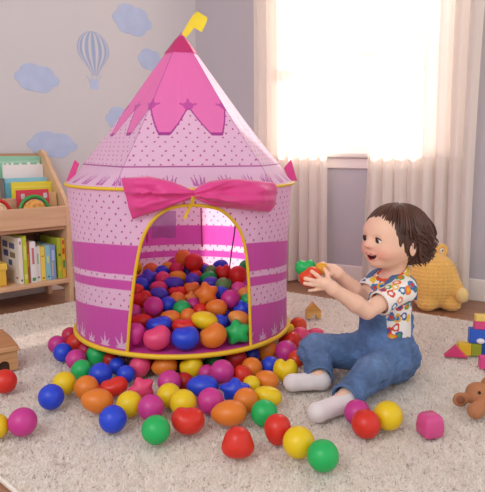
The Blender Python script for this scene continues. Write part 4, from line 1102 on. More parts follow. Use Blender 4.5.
SB = [(17.8, 21.8, 238.5, .020, .185, (240, 234, 228), [(.3, .7, .06, .10, (60, 60, 60)), (.3, .7, .86, .93, (150, 150, 160))], 'large white book with blue squares on its side, left end of the upright books',
       [(.08, .38, .74, .88, (92, 108, 158)), (.48, .78, .74, .86, (98, 110, 160)), (.12, .40, .54, .68, (80, 96, 150)), (.50, .80, .54, .66, (150, 130, 100)), (.40, .60, .36, .48, (86, 104, 156)), (.80, .90, .1, .14, (190, 90, 90))]),
      (22, 25.8, 236.5, .016, .17, (196, 208, 60), [(.2, .8, .5, .8, (222, 226, 110)), (.2, .8, .1, .2, (230, 230, 150))], 'lime green book right of the large white book', None),
      (26, 29, 242, .020, .16, (172, 92, 74), [(.2, .8, .4, .7, (206, 150, 60))], 'reddish brown thin book beside the lime green one', None),
      (29.2, 35, 242, .016, .17, (236, 236, 238), [(.3, .7, .45, .85, (206, 120, 130)), (.2, .8, .04, .12, (70, 160, 90))], 'wide white book with red lettering on its spine', None),
      (35.4, 40, 246.8, .022, .16, (232, 230, 228), [(.35, .65, .5, .8, (150, 190, 160)), (.3, .7, .1, .14, (80, 80, 80))], 'white narrower book left of the yellow spine', None),
      (40.2, 45, 247, .022, .16, (238, 214, 92), [(.3, .7, .06, .1, (120, 90, 40)), (.2, .8, .7, .74, (200, 150, 60))], 'yellow spined book in the middle of the lower shelf', None),
      (45.2, 50.2, 246, .022, .16, (142, 202, 220), [(.3, .7, .5, .7, (214, 226, 160)), (.3, .7, .08, .12, (60, 90, 120))], 'light blue book right of the yellow spine', None),
      (50.4, 55.4, 245.5, .022, .16, (134, 158, 206), [(.25, .75, .55, .85, (180, 200, 232)), (.2, .4, .1, .5, (222, 196, 150))], 'periwinkle blue book second of the two blue spines', None),
      (57, 61, 238.5, .020, .17, (182, 196, 52), [(.2, .8, .55, .62, (90, 120, 40)), (.2, .8, .2, .3, (222, 190, 60))], 'olive lime book near the right end of the lower shelf', None),
      (61.2, 64.8, 238.5, .020, .17, (228, 186, 52), [(.2, .8, .6, .75, (210, 70, 50)), (.2, .8, .25, .45, (80, 150, 80)), (.2, .8, .85, .95, (206, 80, 60))], 'orange and yellow book at the right end, against the side panel', None),
      (54, 59, 238.5, .195, .03, (106, 92, 88), [], 'dark grey book standing behind the blue ones at the back of the shelf', None)]
for b in SB: spine_book(*b)
# yellow box
(x0, z1), (x1, _) = sh(-30, 268, .03), sh(6.2, 268, .03)
bx = on_shelf(thing('storage_box', 'small yellow lidded box at the left edge of the lower shelf', 'box'))
MB().box((x0, .03, .1125), (x1, .15, z1 - .02), .004).build('box_body', mat('yellow_card', (232, 190, 66), .6), bx)
MB().box((x0 - .004, .026, z1 - .028), (x1 + .004, .154, z1), .004).build('lid', mat('yellow_lid_card', (240, 202, 84), .6), bx)

# ================================================================== WOODEN TOYS AND BLOCKS
m_barn = wood('toy_barn_wood', (186, 136, 92), (206, 158, 112), 5, axis=0)
m_barn2 = wood('toy_barn_roof', (160, 108, 70), (182, 130, 88), 5, axis=0)
m_dark = mat('hole_shade', (66, 42, 28), .9)  # shade of the barn's arched opening, painted as a dark sheet
# toy barn at left edge; front corner near (14,372)
bc = G(18.5, 369); yaw = R(33)
barn = thing('toy_barn', 'small wooden toy barn with arched doorway at the left edge of the rug', 'toy', tuple(bc), yaw)
# local: x to the left along front is negative, y back
def archbox(W, H, D, aw, ah, cx_):
    """front wall outline with an arch notch, extruded along y"""
    a = [(cx_ + aw * math.cos(t), max(0, ah - aw) + aw * math.sin(t)) for t in np.linspace(0, math.pi, 11)]
    return [(0, 0)] if False else [(-W, 0), (cx_ - aw, 0)] + a[::-1] + [(cx_ + aw, 0), (0, 0), (0, H), (-W, H)]
mb = MB(); mb.box((-.15, .012, 0), (0, .10, .062)); mb.prism([(-.15, 0), (0, 0), (0, .062), (-.15, .062)], .0121, .0121 + .088)
mb = MB(); mb.box((-.15, .010, .0), (0, .095, .060)); mb.build('barn_body', m_barn, barn)
fr = MB(); pl = archbox(.15, .060, .0, .013, .030, -.040); 
fr.box((-.15, 0, 0), (-.056, .010, .060)); fr.box((-.024, 0, 0), (0, .010, .060)); fr.box((-.056, 0, .032), (-.024, .010, .060))
arc = [(-.040 + .016 * math.cos(t), .016 + .016 * math.sin(t)) for t in np.linspace(0, math.pi, 13)]
for i in range(12):
    (xa, za), (xb, zb) = arc[i], arc[i + 1]
    fr.add([(xa, 0, za), (xb, 0, zb), (xb, 0, .0325), (xa, 0, .0325), (xa, .01, za), (xb, .01, zb), (xb, .01, .0325), (xa, .01, .0325)], [(3, 2, 1, 0), (0, 1, 5, 4)])
fr.build('front_wall', m_barn, barn)
MB().box((-.056, .0085, 0), (-.024, .0102, .032)).build('doorway', m_dark, barn)
MB().prism([(-.16, .060), (.010, .060), (-.002, .074), (-.148, .074)], -.010, .105, .002).build('eave_board', m_barn, barn)
rf = MB(); rf.add([(-.155, -.006, .074), (.004, -.006, .074), (.004, .101, .074), (-.155, .101, .074), (-.135, .048, .118), (-.030, .048, .118)], [(3, 2, 1, 0), (0, 1, 5, 4), (1, 2, 5), (2, 3, 4, 5), (3, 0, 4)])
rf.build('barn_roof', m_barn2, barn)
# little house of blocks behind the tent's right side
m_blk = wood('natural_block_wood', (226, 172, 92), (238, 190, 112), 4, axis=0)
def ydepth(px, py, z=0): return G(px, py, z)[1]
hb = G(314, 318.5); hw = .0285; g0 = hb
house = tag(None or bpy.data.objects.new('block_house', None), 'natural wooden block shaped like a house on the rug behind the tent', 'toy block'); COL.objects.link(house); house.location = tuple(hb); house.rotation_euler = (0, 0, R(8))
mb = MB(); mb.box((-.029, 0, 0), (-.012, .03, .030)); mb.box((.012, 0, 0), (.029, .03, .030))
arc = [(.012 * math.cos(t), .004 + .012 * math.sin(t)) for t in np.linspace(0, math.pi, 13)]
for i in range(12):
    (xa, za), (xb, zb) = arc[i], arc[i + 1]
    mb.add([(xa, y, z) for y in (0, .03) for xa, z in ((xa, za), (xb, zb), (xb, .030), (xa, .030))] if False else [(xa, 0, za), (xb, 0, zb), (xb, 0, .030), (xa, 0, .030), (xa, .03, za), (xb, .03, zb), (xb, .03, .030), (xa, .03, .030)], [(3, 2, 1, 0), (0, 1, 5, 4), (4, 5, 6, 7), (3, 7, 6, 2)])
mb.build('arch_block', m_blk, house)
MB().prism([(-.029, .0305), (.029, .0305), (0, .062)], 0, .03, .0015).build('roof_block', wood('roof_block_wood', (212, 150, 70), (226, 168, 88), 4, axis=0), house)
# block stack at the right
def block(label, px0, px1, pyb, z0, h, depth, c, yawd=-10, kind='toy_block', Yoff=0, prism=None, hole=None):
    a = G((px0 + px1) / 2, pyb, 0.0) if z0 == 0 else None
    Y = BY + Yoff if z0 > 0 or BYF else a[1]
    if a is not None: Y = a[1] if not BYF else Y
    w = float(P(px1, pyb, Y)[0] - P(px0, pyb, Y)[0]); x = float(P((px0 + px1) / 2, pyb, Y)[0])
    t = MB()
    if prism: t.prism([(-w / 2, 0), (w / 2, 0), (w * prism, h)], 0, depth, .0015)
    else: t.box((-w / 2, 0, 0), (w / 2, depth, h), .002)
    o = t.build(kind, mat('painted_block', c, .4), None); o.location = (x, Y, z0); o.rotation_euler = (0, 0, R(yawd)); return tag(o, label, 'toy block', None)
BYF = False; BY = G(462, 355)[1] 
block('pink triangular block lying on the rug left of the block stack', 445, 467, 357.5, 0, .036, .03, (216, 58, 116), prism=-.02, yawd=-14)
BYF = True; BY = G(470, 356)[1]
block('yellow block at the foot of the stack, between pink triangle and green block', 458, 470.5, 356, 0, .040, .032, (226, 186, 48))
block('green block at the foot of the stack under the blue block', 470.9, 481, 356, 0, .040, .032, (150, 158, 44), Yoff=-.002)
block('dark blue block at the bottom right of the stack', 481.4, 497, 356, 0, .040, .032, (32, 72, 150), Yoff=-.005)
o = block('bright blue block with a white knob on the second layer of the stack', 470, 492, 340, .0405, .046, .032, (44, 96, 200))
kn = MB().ball((-.002, -.004, .010), (.013, .008, .009)).build('knob', mat('white_knob', (236, 232, 236), .4), o, True)
block('pink block on top of the bright blue block', 475, 494, 330, .087, .026, .03, (222, 76, 132))
block('pale yellow block topmost on the stack', 476, 492, 322, .1135, .020, .028, (240, 206, 110))
BYF = False
block('magenta block cut by the right picture edge, in front of the stack', 480.5, 497, 369.5, 0, .036, .03, (222, 72, 140), yawd=-8)
# pink faceted plastic cube on the rug
pc = G(432.5, 439); pk_ = MB()
t = MB(); w = .0275
ring_ = lambda r, z, n=8: [(r * (abs(math.cos(a)) ** .35) * math.copysign(1, math.cos(a)), r * (abs(math.sin(a)) ** .35) * math.copysign(1, math.sin(a)), z) for a in [2 * math.pi * (i + .5) / 24 for i in range(24)]]
lv = [(.021, 0), (.0245, .004), (.0255, .022), (.0235, .040), (.021, .046), (.0165, .050)]
v = [q for r_, z_ in lv for q in ring_(r_, z_)]; f = [tuple(range(23, -1, -1)), tuple(120 + i for i in range(24))]
for j in range(5):
    for i in range(24): k = (i + 1) % 24; f.append((j * 24 + i, j * 24 + k, (j + 1) * 24 + k, (j + 1) * 24 + i))
cube = MB().add(v, f).build('plastic_cube', mat('pink_plastic', (224, 84, 150), .3, transl=.15), None, True)
cube.location = (pc[0], pc[1] + .022, 0.0); cube.rotation_euler = (0, 0, R(18)); cube.scale = (1, 1, 1.02)
tag(cube, 'small rounded pink plastic cube alone on the rug at lower right', 'toy')

# ------------------------------------------------------------------ toy bear lying at the right edge
YB = 1.49
def BPt(px, py, Y): return P(px, py, Y)
m_bear = mat('brown_toy_plush', (178, 116, 78), .75, noise=(60, .06), bump=(260, .35))
sd = SDF((.45, 1.3, -.01), (.78, 1.68, .16), .0022)
hd = G(478, 394, .044)
sd.ell(hd, (.031, .031, .030), k=.006)
mz = G(489, 401, .034); sd.ell(mz, (.020, .022, .018), k=.014)
sd.ell(P(489, 396, 1.50) * [1, 1, 0] + [.03, .02, .032], (.045, .036, .031), k=.012)
ea = G(460.5, 399.5, .030); sd.ell(ea, (.020, .010, .019), k=.008); sd.ell(ea + [-.003, -.010, .002], (.012, .007, .012), k=.004, mode='cut')
paw = G(475.5, 411, .023); sd.ell(paw, (.019, .019, .019), k=.004)
paw2 = P(482, 405, 1.42); sd.cap(paw, [paw[0] + .05, paw[1] + .04, .04], .014, .024, k=.01)
sd.cap([hd[0] + .06, hd[1] + .02, .04], [hd[0] + .12, hd[1] - .01, .022], .028, .020, k=.01)
V, Q = sd.nets(); V = smooth_mesh(V, Q, 1); V[:, 2] = np.maximum(V[:, 2], .0005)
bear = link('toy_bear', mesh_np('toy_bear', V, Q), m_bear); tag(bear, 'brown toy bear lying on its side at the right edge of the rug', 'toy')
cv = np.array([-.10, -1.42, .66 - .044]) - np.array([0, 0, 0]); ey = hd + np.array([-.0075, -.0262, .0145]); MB().ball(ey, .0042).build('eye', mat('black_bead', (20, 14, 12), .15), bear, True)
MB().ball(ea + np.array([-.002, -.0075, .001]), (.010, .004, .010)).build('inner_ear', mat('inner_ear_plush', (140, 84, 58), .8), bear, True)

# ------------------------------------------------------------------ knitted yellow cushion creature by the curtain
py_c = P(431, 300, 2.515)
c0 = np.array([py_c[0], 2.515, FZ])
sd = SDF(c0 - [.19, .17, .01], c0 + [.19, .17, .34], .0028)
sd.ell(c0 + [0, 0, .092], (.098, .094, .096), k=.0); sd.ell(c0 + [.004, 0, .158], (.086, .078, .082), k=.06)
sd.cap(c0 + [.045, -.03, .185], c0 + [.088, -.078, .085], .026, .027, k=.02)
for s_ in (-1, 1): sd.ell(c0 + [.05 * s_ + .015, -.060, .030], (.04, .035, .030), k=.02)
V, Q = sd.nets(); V = smooth_mesh(V, Q, 2)
a = np.arctan2(V[:, 1] - c0[1], V[:, 0] - c0[0]); rad = V[:, :2] - c0[:2]; rn = np.linalg.norm(rad, axis=1)[:, None] + 1e-6
rib = (.0048 * np.abs(np.sin(a * 15)) ** .7 * (.62 + .38 * np.sin(V[:, 2] * 420 + 2.2 * np.abs(np.sin(a * 15)))))[:, None]
V[:, :2] += rad / rn * rib; V[:, 2] = np.maximum(V[:, 2], FZ + .0005)
m_knit = mat('yellow_knit', (238, 186, 98), .95, noise=(500, .06), bump=(600, .3), sheen=.4)
kn = link('knitted_cushion', mesh_np('knitted_cushion', V, Q), m_knit); tag(kn, 'yellow knitted frog-like cushion on the wood floor behind the child, by the curtain', 'cushion')
pw = c0 + [.096, -.100, .078]; MB().ball(pw, (.026, .022, .032)).build('paw', mat('pale_yellow_felt', (244, 212, 140), .95, sheen=.4, bump=(300, .3)), kn, True)
er = P(441.5, 250.5, 2.51); lp = MB()
lp.tube([(er[0] + .018 * math.cos(t), er[1], er[2] + .020 * math.sin(t)) for t in np.linspace(0, 2 * math.pi, 25)[:-1]], .010, 10, True).build('eye_loop', m_knit, kn, True)
for e_ in (er,):
    MB().ball(e_ + [0, -.002, 0], (.012, .008, .013)).build('eye', mat('white_felt', (226, 214, 206), .8), kn, True)
    MB().ball(e_ + [.002, -.009, .001], (.004, .003, .004)).build('pupil', mat('brown_button', (110, 70, 50), .4), kn, True)

# ================================================================== THE CHILD
YAWF = R(28)
D_ = np.array([-math.cos(YAWF), -math.sin(YAWF), 0.0]); L_ = np.array([math.sin(YAWF), -math.cos(YAWF), 0.0]); U_ = np.array([0, 0, 1.0])
HC = P(392.5, 239, 1.665)
hp = -R(2)                                        # head pitched slightly down
HD = D_ * math.cos(hp) - U_ * math.sin(hp); HU = U_ * math.cos(hp) + D_ * math.sin(hp); HL = L_
HM = np.array([HD, HL, HU])
def hpt(f, l, u): return HC + HD * f + HL * l + HU * u
hips = P(385, 353, 1.695); chest = P(386, 301, 1.685); neck0 = P(394, 269, 1.680)
Tt = P(390, 284.5, 1.685)
S1 = Tt + L_ * .056 + [0, 0, -.002]; S2 = Tt - L_ * .056 + [0, 0, -.002]
E1 = P(367, 311, 1.545); W1 = P(333, 289, 1.505)
E2 = P(361, 297, 1.665); W2 = P(337, 273, 1.585)
H1 = P(399, 357, 1.640); K1 = P(371, 374, 1.545); A1 = G(346, 397, .036)
H2 = P(377, 352, 1.735); K2 = P(315, 350, 1.69); A2 = G(319, 376, .038)
K2[2] = .072
body = thing('person', 'toddler with curly brown hair in blue dungarees sitting on the rug holding balls', 'person', (float(hips[0]), float(hips[1]), 0))
def wl_(o): o.location = (-body.location[0], -body.location[1], 0); return o
sd = SDF((.07, 1.36, -.005), (.66, 1.86, .535), .0024)
# head
sd.ell(hpt(-.012, 0, .008), (.084, .073, .080), HM)
sd.ell(hpt(.028, 0, -.020), (.051, .053, .050), HM, k=.03)
for s in (-1, 1): sd.ell(hpt(.049, .032 * s, -.029), (.026, .024, .022), HM, k=.018)
sd.ell(hpt(.046, 0, .026), (.036, .050, .036), HM, k=.03)
sd.ell(hpt(.058, 0, -.063), (.014, .017, .011), HM, k=.018)
sd.ell(hpt(.032, 0, -.058), (.030, .034, .018), HM, k=.02)
for s in (-1, 1): sd.ell(hpt(.089, .026 * s, .003), (.012, .015, .010), HM, k=.012, mode='cut')
sd.cap(hpt(.076, 0, .003), hpt(.087, 0, -.011), .0062, .0080, k=.012)
sd.ell(hpt(.090, 0, -.013), (.0085, .0085, .0075), HM, k=.006)
for s in (-1, 1): sd.ell(hpt(.083, .0085 * s, -.016), (.006, .0055, .005), HM, k=.005)
# lips and open smiling mouth
lipU = [hpt(.064, -.0285, -.0325), hpt(.077, -.015, -.0375), hpt(.0825, 0, -.0385), hpt(.077, .015, -.0375), hpt(.064, .0285, -.0325)]
lipL = [hpt(.064, -.0285, -.0335), hpt(.070, -.019, -.0510), hpt(.0735, 0, -.0595), hpt(.070, .019, -.0510), hpt(.064, .0285, -.0335)]
for a, b in zip(lipU[:-1], lipU[1:]): sd.cap(a, b, .0034, k=.005)
for a, b in zip(lipL[:-1], lipL[1:]): sd.cap(a, b, .0036, k=.005)
for q0, q1, r0, r1 in ((-.0235, -.012, .0022, .0065), (-.012, 0, .0065, .0085), (0, .012, .0085, .0065), (.012, .0235, .0065, .0022)):
    for ff in (0, .009): sd.cap(hpt(.069 + ff - 12 * q0 * q0, q0, -.0478 + 19 * q0 * q0), hpt(.069 + ff - 12 * q1 * q1, q1, -.0478 + 19 * q1 * q1), r0, r1, k=.001, mode='cut')
# ears
for s in (-1, 1):
    M = np.array([HD * .95 + HL * s * .3, HL * s * .95 - HD * .3, HU])
    sd.ell(hpt(-.008, .074 * s, -.018), (.013, .0065, .020), M, k=.006)
    sd.ell(hpt(-.006, .081 * s, -.015), (.007, .005, .011), M, k=.004, mode='cut')
# neck, trunk
sd.cap(hpt(-.012, 0, -.045), neck0 + [0, 0, -.02], .032, .034, k=.015)
sd.cap(S1, S2, .030, k=.02); sd.cap(hips, chest, .070, .062, k=.03); sd.cap(chest, Tt + [0, 0, -.02], .060, .046, k=.03)
# arms
for S, E_, W in ((S1, E1, W1), (S2, E2, W2)):
    sd.cap(S, E_, .028, .0215, k=.012); sd.cap(E_, E_ * .65 + W * .35, .0220, .0230, k=.008); sd.cap(E_ * .65 + W * .35, W, .0230, .0150, k=.008)
# legs
for H_, K_, A_ in ((H1, K1, A1), (H2, K2, A2)):
    sd.cap(H_, K_, .046, .034, k=.02); sd.cap(K_, A_, .034, .022, k=.015)
F1 = G(319, 412, .025); F2 = G(294, 382.5, .025)
sd.cap(A1, F1, .020, .014, k=.01); sd.cap(A2, F2, .020, .014, k=.01)
# the balls held
B_red = P(310.5, 277.5, 1.530); B_grn = P(305.5, 268.5, 1.580); B_yel = P(321, 268.5, 1.560)
# hands: palm + fingers (positions from the photograph, wrapped on the ball surface)
def hand(W, palm, fingers, thumb, rr=.0058):
    sd.cap(W, palm, .0160, .0165, k=.012)
    for ch, r in fingers:
        pts = [np.array(q) for q in ch]
        for i in range(len(pts) - 1): sd.cap(pts[i], pts[i + 1], rr * r * (1 - .06 * i), rr * r * (1 - .06 * (i + 1)), k=.0022 if i else .005)
    pts = thumb
    for i in range(len(pts) - 1): sd.cap(pts[i], pts[i + 1], rr * 1.12 * (1 - .05 * i), rr * 1.1 * (1 - .06 * (i + 1)), k=.0025 if i else .006)
Y0 = 1.497
hand(W1, P(326.5, 283.5, 1.503),
     [([P(322, 279.5, 1.500), P(316.5, 275.0, 1.496), P(311.5, 271.3, 1.498)], 1.0),
      ([P(320, 282.5, 1.496), P(312.0, 280.2, 1.488), P(305.2, 278.6, 1.493)], 1.05),
      ([P(320, 285.5, 1.497), P(312.0, 284.6, 1.489), P(304.8, 283.4, 1.495)], 1.0),
      ([P(322, 288.5, 1.501), P(315.5, 289.6, 1.497), P(309.5, 290.6, 1.502)], .88)],
     [P(328, 278.5, 1.508), P(327.2, 273.2, 1.516), P(324.6, 269.3, 1.528)])
hand(W2, P(331.5, 269.5, 1.590),
     [([P(328.5, 266.2, 1.590), P(323.5, 263.6, 1.586), P(318.3, 264.6, 1.578)], 1.0),
      ([P(328.5, 267.5, 1.596), P(322.5, 265.0, 1.598), P(316.8, 266.8, 1.592)], 1.0),
      ([P(328.0, 270.0, 1.600), P(321.5, 269.0, 1.606), P(315.5, 271.2, 1.602)], .95),
      ([P(328.5, 272.5, 1.602), P(322.0, 273.5, 1.608), P(316.5, 276.0, 1.602)], .85)],
     [P(331, 271.0, 1.582), P(329.0, 274.5, 1.572), P(325.5, 275.8, 1.562)])
V, Q = sd.nets(); V = smooth_mesh(V, Q, 1, .4)
rel = V - HC; hf, hl, hu = rel @ HD, rel @ HL, rel @ HU
SK = lin((238, 194, 170)); cols = np.tile(SK, (len(V), 1))
def blend(m, c): cols[:] = cols * (1 - m[:, None]) + lin(c) * m[:, None]
for s in (-1, 1): blend(.55 * np.exp(-(((hf - .058) / .03) ** 2 + ((hl - .036 * s) / .022) ** 2 + ((hu + .032) / .018) ** 2)), (232, 128, 112))
blend(.35 * np.exp(-(((hf - .092) / .01) ** 2 + (hl / .012) ** 2 + ((hu + .013) / .01) ** 2)), (232, 130, 112))
def dseg(V, pts):
    best = np.full(len(V), 9.0)
    for a, b in zip(pts[:-1], pts[1:]):
        ab = b - a; t = np.clip(((V - a) @ ab) / (ab @ ab), 0, 1); best = np.minimum(best, np.linalg.norm(V - a - t[:, None] * ab, axis=1))
    return best
blend(.85 * (1 - sstep(.0025, .0058, np.minimum(dseg(V, lipU), dseg(V, lipL)))), (206, 96, 92))
mo = (np.abs(hl) < .0235) & (hu - 19 * hl ** 2 < -.0400) & (hu - 19 * hl ** 2 > -.0565) & (hf < .0705 - 10 * hl ** 2) & (hf > .045)
cols[mo] = lin((110, 30, 34))
m_skin = mat('skin', (236, 186, 160), .5, attr=True, sss=.25, spec=.35)
wl_(link('body', mesh_np('body', V, Q, cols), m_skin, body))
# mouth interior: tongue and small teeth
wl_(MB().ball(hpt(.058, 0, -.0560), (.013, .012, .0045)).build('tongue', mat('tongue', (206, 90, 94), .4), body, True))
tb = MB()
for i in range(-2, 3): tb.ball(hpt(.0735 - .0012 * i * i, .0042 * i, -.0418), (.0022, .0023, .0026), 8, 6)
wl_(tb.build('teeth', mat('teeth', (240, 234, 226), .3), body, True))
# eyes with iris looking toward the balls
tgt = (B_red + B_grn) / 2
for s in (-1, 1):
    c = hpt(.0680, .0262 * s, .0025); r = .0124
    me = MB().ball((0, 0, 0), r, 32, 24); Ve = np.array(me.v); gz = (tgt - c) * .55 / np.linalg.norm(tgt - c) + HD * .45; gz /= np.linalg.norm(gz)
    an = np.degrees(np.arccos(np.clip(Ve @ gz / r, -1, 1)))
    ce = np.where((an < 42)[:, None], lin((70, 40, 26)), lin((238, 230, 226))); ce[an < 18] = lin((12, 8, 8))
    qm = bpy.data.meshes.new('eye'); qm.from_pydata((Ve + c).tolist(), [], me.f); at_ = qm.color_attributes.new('Col', 'FLOAT_COLOR', 'POINT'); cc_ = np.ones((len(Ve), 4), dtype=np.float32); cc_[:, :3] = ce; at_.data.foreach_set('color', cc_.ravel())
    wl_(link('eye', qm, mat('eye_wet', (255, 255, 255), .08, attr=True), body))
    lid = [hpt(.0675 + .0118 * math.cos(t) * .96, .0262 * s + .0128 * math.sin(t), .0025 + .0068 * math.cos(t * 1.35) - .0005) for t in np.linspace(-1.15, 1.15, 11)]
    wl_(MB().tube(lid, [.0012 + .0012 * math.cos(t) for t in np.linspace(-1.4, 1.4, 11)], 6).build('eyelashes', mat('lash_brown', (46, 26, 20), .6), body, True))
    lid2 = [p + HU * .0026 - HD * .0022 for p in lid]
    wl_(MB().tube(lid2, [.0008 + .0022 * math.cos(t) for t in np.linspace(-1.4, 1.4, 11)], 8).build('eyelid', m_skin_plain if 'm_skin_plain' in globals() else globals().setdefault('m_skin_plain', mat('eyelid_skin', (228, 170, 146), .5, sss=.2)), body, True))
    bro = [hpt(.079 - .28 * abs(x - .008) ** 1.0 * .9, x * s, .0215 + .0035 * math.sin((x - .008) / .034 * math.pi)) for x in np.linspace(.010, .042, 9)]
    wl_(MB().tube(bro, [.0006 + .0013 * math.sin(math.pi * i / 8) for i in range(9)], 6, flat=.8).build('eyebrow', mat('brow_brown', (112, 74, 56), .8), body, True))

# hair ---------------------------------------------------------------
sh_ = SDF(HC - .14, HC + .14, .0026)
sh_.ell(hpt(-.016, 0, .014), (.088, .080, .081), HM)
sh_.ell(hpt(-.050, 0, -.016), (.050, .068, .056), HM, k=.03)
def cutf(X, Y, Z):
    dx, dy, dz = X - HC[0], Y - HC[1], Z - HC[2]
    f = HD[0] * dx + HD[1] * dy + HD[2] * dz; l = HL[0] * dx + HL[1] * dy; u = HU[0] * dx + HU[1] * dy + HU[2] * dz
    return -(f * .60 - u * .80 - .0320 + .9 * np.maximum(0, np.abs(l) - .035) * 0)
sh_.op(cutf, HC - .14, HC + .14, .006, 'cut')
V, Q = sh_.nets(); rel = V - HC; f_, l_, u_ = rel @ HD, rel @ HL, rel @ HU
az = np.arctan2(l_, f_ + .02)
gr = np.sin(az * 34 + 3 * vnoise(V * 30, 2)) * .0012 + (vnoise(np.c_[az * 9, u_ * 25, f_ * 0], 6) - .5) * .005
nrm = rel / np.linalg.norm(rel, axis=1)[:, None]; V = V + nrm * gr[:, None]
m_hair = bpy.data.materials.new('curly_brown_hair'); m_hair.use_nodes = True
b_ = m_hair.node_tree.nodes['Principled BSDF']; b_.inputs['Roughness'].default_value = .42; b_.inputs['Specular IOR Level'].default_value = .6
a_ = m_hair.node_tree.nodes.new('ShaderNodeAttribute'); a_.attribute_name = 'Col'; m_hair.node_tree.links.new(a_.outputs['Color'], b_.inputs['Base Color'])
hc = lin((70, 38, 27))[None] * (.75 + .5 * vnoise(np.c_[az * 20, u_ * 18, f_ * 0], 9))[:, None]
hair = wl_(link('hair', mesh_np('hair', V, Q, hc), m_hair, body))
g = np.random.default_rng(12); Vs, Fs, Cs = [], [], []
def lock(pts, r0):
    mb = MB(); n = len(pts); mb.tube([Vector(p) for p in pts], [r0 * (1 - .75 * (i / (n - 1)) ** 2) * (.6 + .4 * min(1, i / 3)) for i in range(n)], 6)
    o_ = sum(len(v) for v in Vs); Vs.append(np.array(mb.v)); Fs.extend([[i + o_ for i in q] for q in mb.f]); Cs.append(np.tile(lin((80, 45, 31)) * g.uniform(.75, 1.3), (len(mb.v), 1)))
def lockpath(az0, el0, el1, curl, turns, sag=0.0, n=26, daz=0.0):
    pts = []; ph = g.uniform(0, 6.28); off = g.uniform(.0, .005)
    for i in range(n):
        t = i / (n - 1); e = el0 + (el1 - el0) * t; a = az0 + daz * t
        rx, ry, rz = .090 + off, .082 + off, .083 + off
        back = max(0, -math.cos(a))
        q = np.array([rx * math.sin(e) * math.cos(a) - .016, ry * math.sin(e) * math.sin(a), rz * math.cos(e) + .014])
        q[0] -= .018 * back * t
        am = curl * max(0, t - .25) / .75
        q += np.array([math.cos(ph + turns * 6.28 * t) * math.cos(a), math.cos(ph + turns * 6.28 * t) * math.sin(a), 0]) * am + np.array([-math.sin(a), math.cos(a), 0]) * math.sin(ph + turns * 6.28 * t) * am
        q[2] -= sag * t * t
        pts.append(hpt(*q))
    return pts
for _ in range(380):                               # sides and back, curly ends
    az0 = g.uniform(R(82), R(278)); e0 = g.uniform(.15, 1.4); e1 = g.uniform(1.75, 2.30) if math.cos(az0) < -.3 else g.uniform(1.5, 1.85)
    lock(lockpath(az0, e0, e1, g.uniform(.008, .016), g.uniform(1.2, 2.0), g.uniform(0, .012)), g.uniform(.0022, .0036))
for _ in range(150):                                # crown, smooth, flowing forward and to the sides
    az0 = g.uniform(-R(100), R(100)); lim = 1.08 + .38 * abs(math.sin(az0)) ** 1.5
    lock(lockpath(az0, g.uniform(.05, .5), lim + g.uniform(-.16, .12), .0015, .6), g.uniform(.0022, .0036))
for _ in range(90):                                # curls behind and below the ear
    az0 = g.choice((-1, 1)) * g.uniform(R(95), R(150)); e0 = g.uniform(1.3, 1.9)
    lock(lockpath(az0, e0, e0 + g.uniform(.4, .65), g.uniform(.012, .018), g.uniform(.9, 1.5), .024, 24), g.uniform(.003, .0044))
for _ in range(150):                                # back curls near the nape, sticking out
    az0 = g.uniform(R(110), R(250)); e0 = g.uniform(1.2, 2.1)
    lock(lockpath(az0, e0, e0 + g.uniform(.3, .55), g.uniform(.012, .020), g.uniform(1.0, 1.7), .020, 24), g.uniform(.0028, .0042))
mm = bpy.data.meshes.new('hair_locks'); mm.from_pydata(np.vstack(Vs).tolist(), [], Fs)
at_ = mm.color_attributes.new('Col', 'FLOAT_COLOR', 'POINT'); c4 = np.ones((len(mm.vertices), 4), dtype=np.float32); c4[:, :3] = np.vstack(Cs); at_.data.foreach_set('color', c4.ravel())
o = link('hair_curls', mm, m_hair, hair)

# shirt --------------------------------------------------------------
LO, HI = (.20, 1.42, 0.0), (.60, 1.86, .33)
ss = SDF(LO, HI, .0024)
ss.cap(hips + [0, 0, .05], chest, .074, .0665); ss.cap(chest, Tt + [0, 0, -.016], .0655, .050, k=.02)
ss.cap(S1 + [0, 0, -.002], S2 + [0, 0, -.002], .0345, k=.02)
ss.cap(Tt + [0, 0, -.01], neck0 + [0, 0, -.012], .050, .043, k=.02)
for S, E_ in ((S1, E1), (S2, E2)):
    m_ = S * .42 + E_ * .58; ss.cap(S, m_, .035, .0335, k=.012)
    dd = (E_ - S) / np.linalg.norm(E_ - S); ss.cap(m_ + dd * .010, m_ + dd * .05, .030, .030, k=.001, mode='cut')
ss.cap(neck0 + [0, 0, -.012] + D_ * .010, neck0 + [0, 0, .05] + D_ * .02, .0375, .06, k=.004, mode='cut')
V, Q = ss.nets(); V = smooth_mesh(V, Q, 1)
V = V + (V - (chest)) / np.linalg.norm(V - chest, axis=1)[:, None] * ((vnoise(V * 38, 4) - .5) * .006)[:, None]
cs = np.tile(lin((244, 238, 232)), (len(V), 1))
pal = [(236, 176, 30), (214, 60, 40), (40, 120, 176), (86, 158, 60), (236, 120, 40), (58, 90, 160), (240, 200, 60)]
gp_ = np.random.default_rng(3); cen = V[gp_.choice(len(V), 500, False)]; kept = []
for c in cen:
    if all(np.linalg.norm(c - k_) > .0190 for k_ in kept): kept.append(c)
for i, c in enumerate(kept):
    d3 = V - c; a3 = np.arctan2(d3[:, 2], d3[:, 0] - d3[:, 1]); rr_ = np.linalg.norm(d3, axis=1) / (1 + .18 * np.cos(3 * a3 + i) + .10 * np.cos(2 * a3 + 2 * i))
    cs[rr_ < .0120] = lin(pal[i % 7]); cs[rr_ < .0060] = lin(pal[(i * 3 + 2) % 7]) if i % 3 else lin((244, 238, 232))
shirt = wl_(link('shirt', mesh_np('shirt', V, Q, cs), mat('printed_cotton', (255, 255, 255), .85, attr=True, bump=(90, .3)), body))
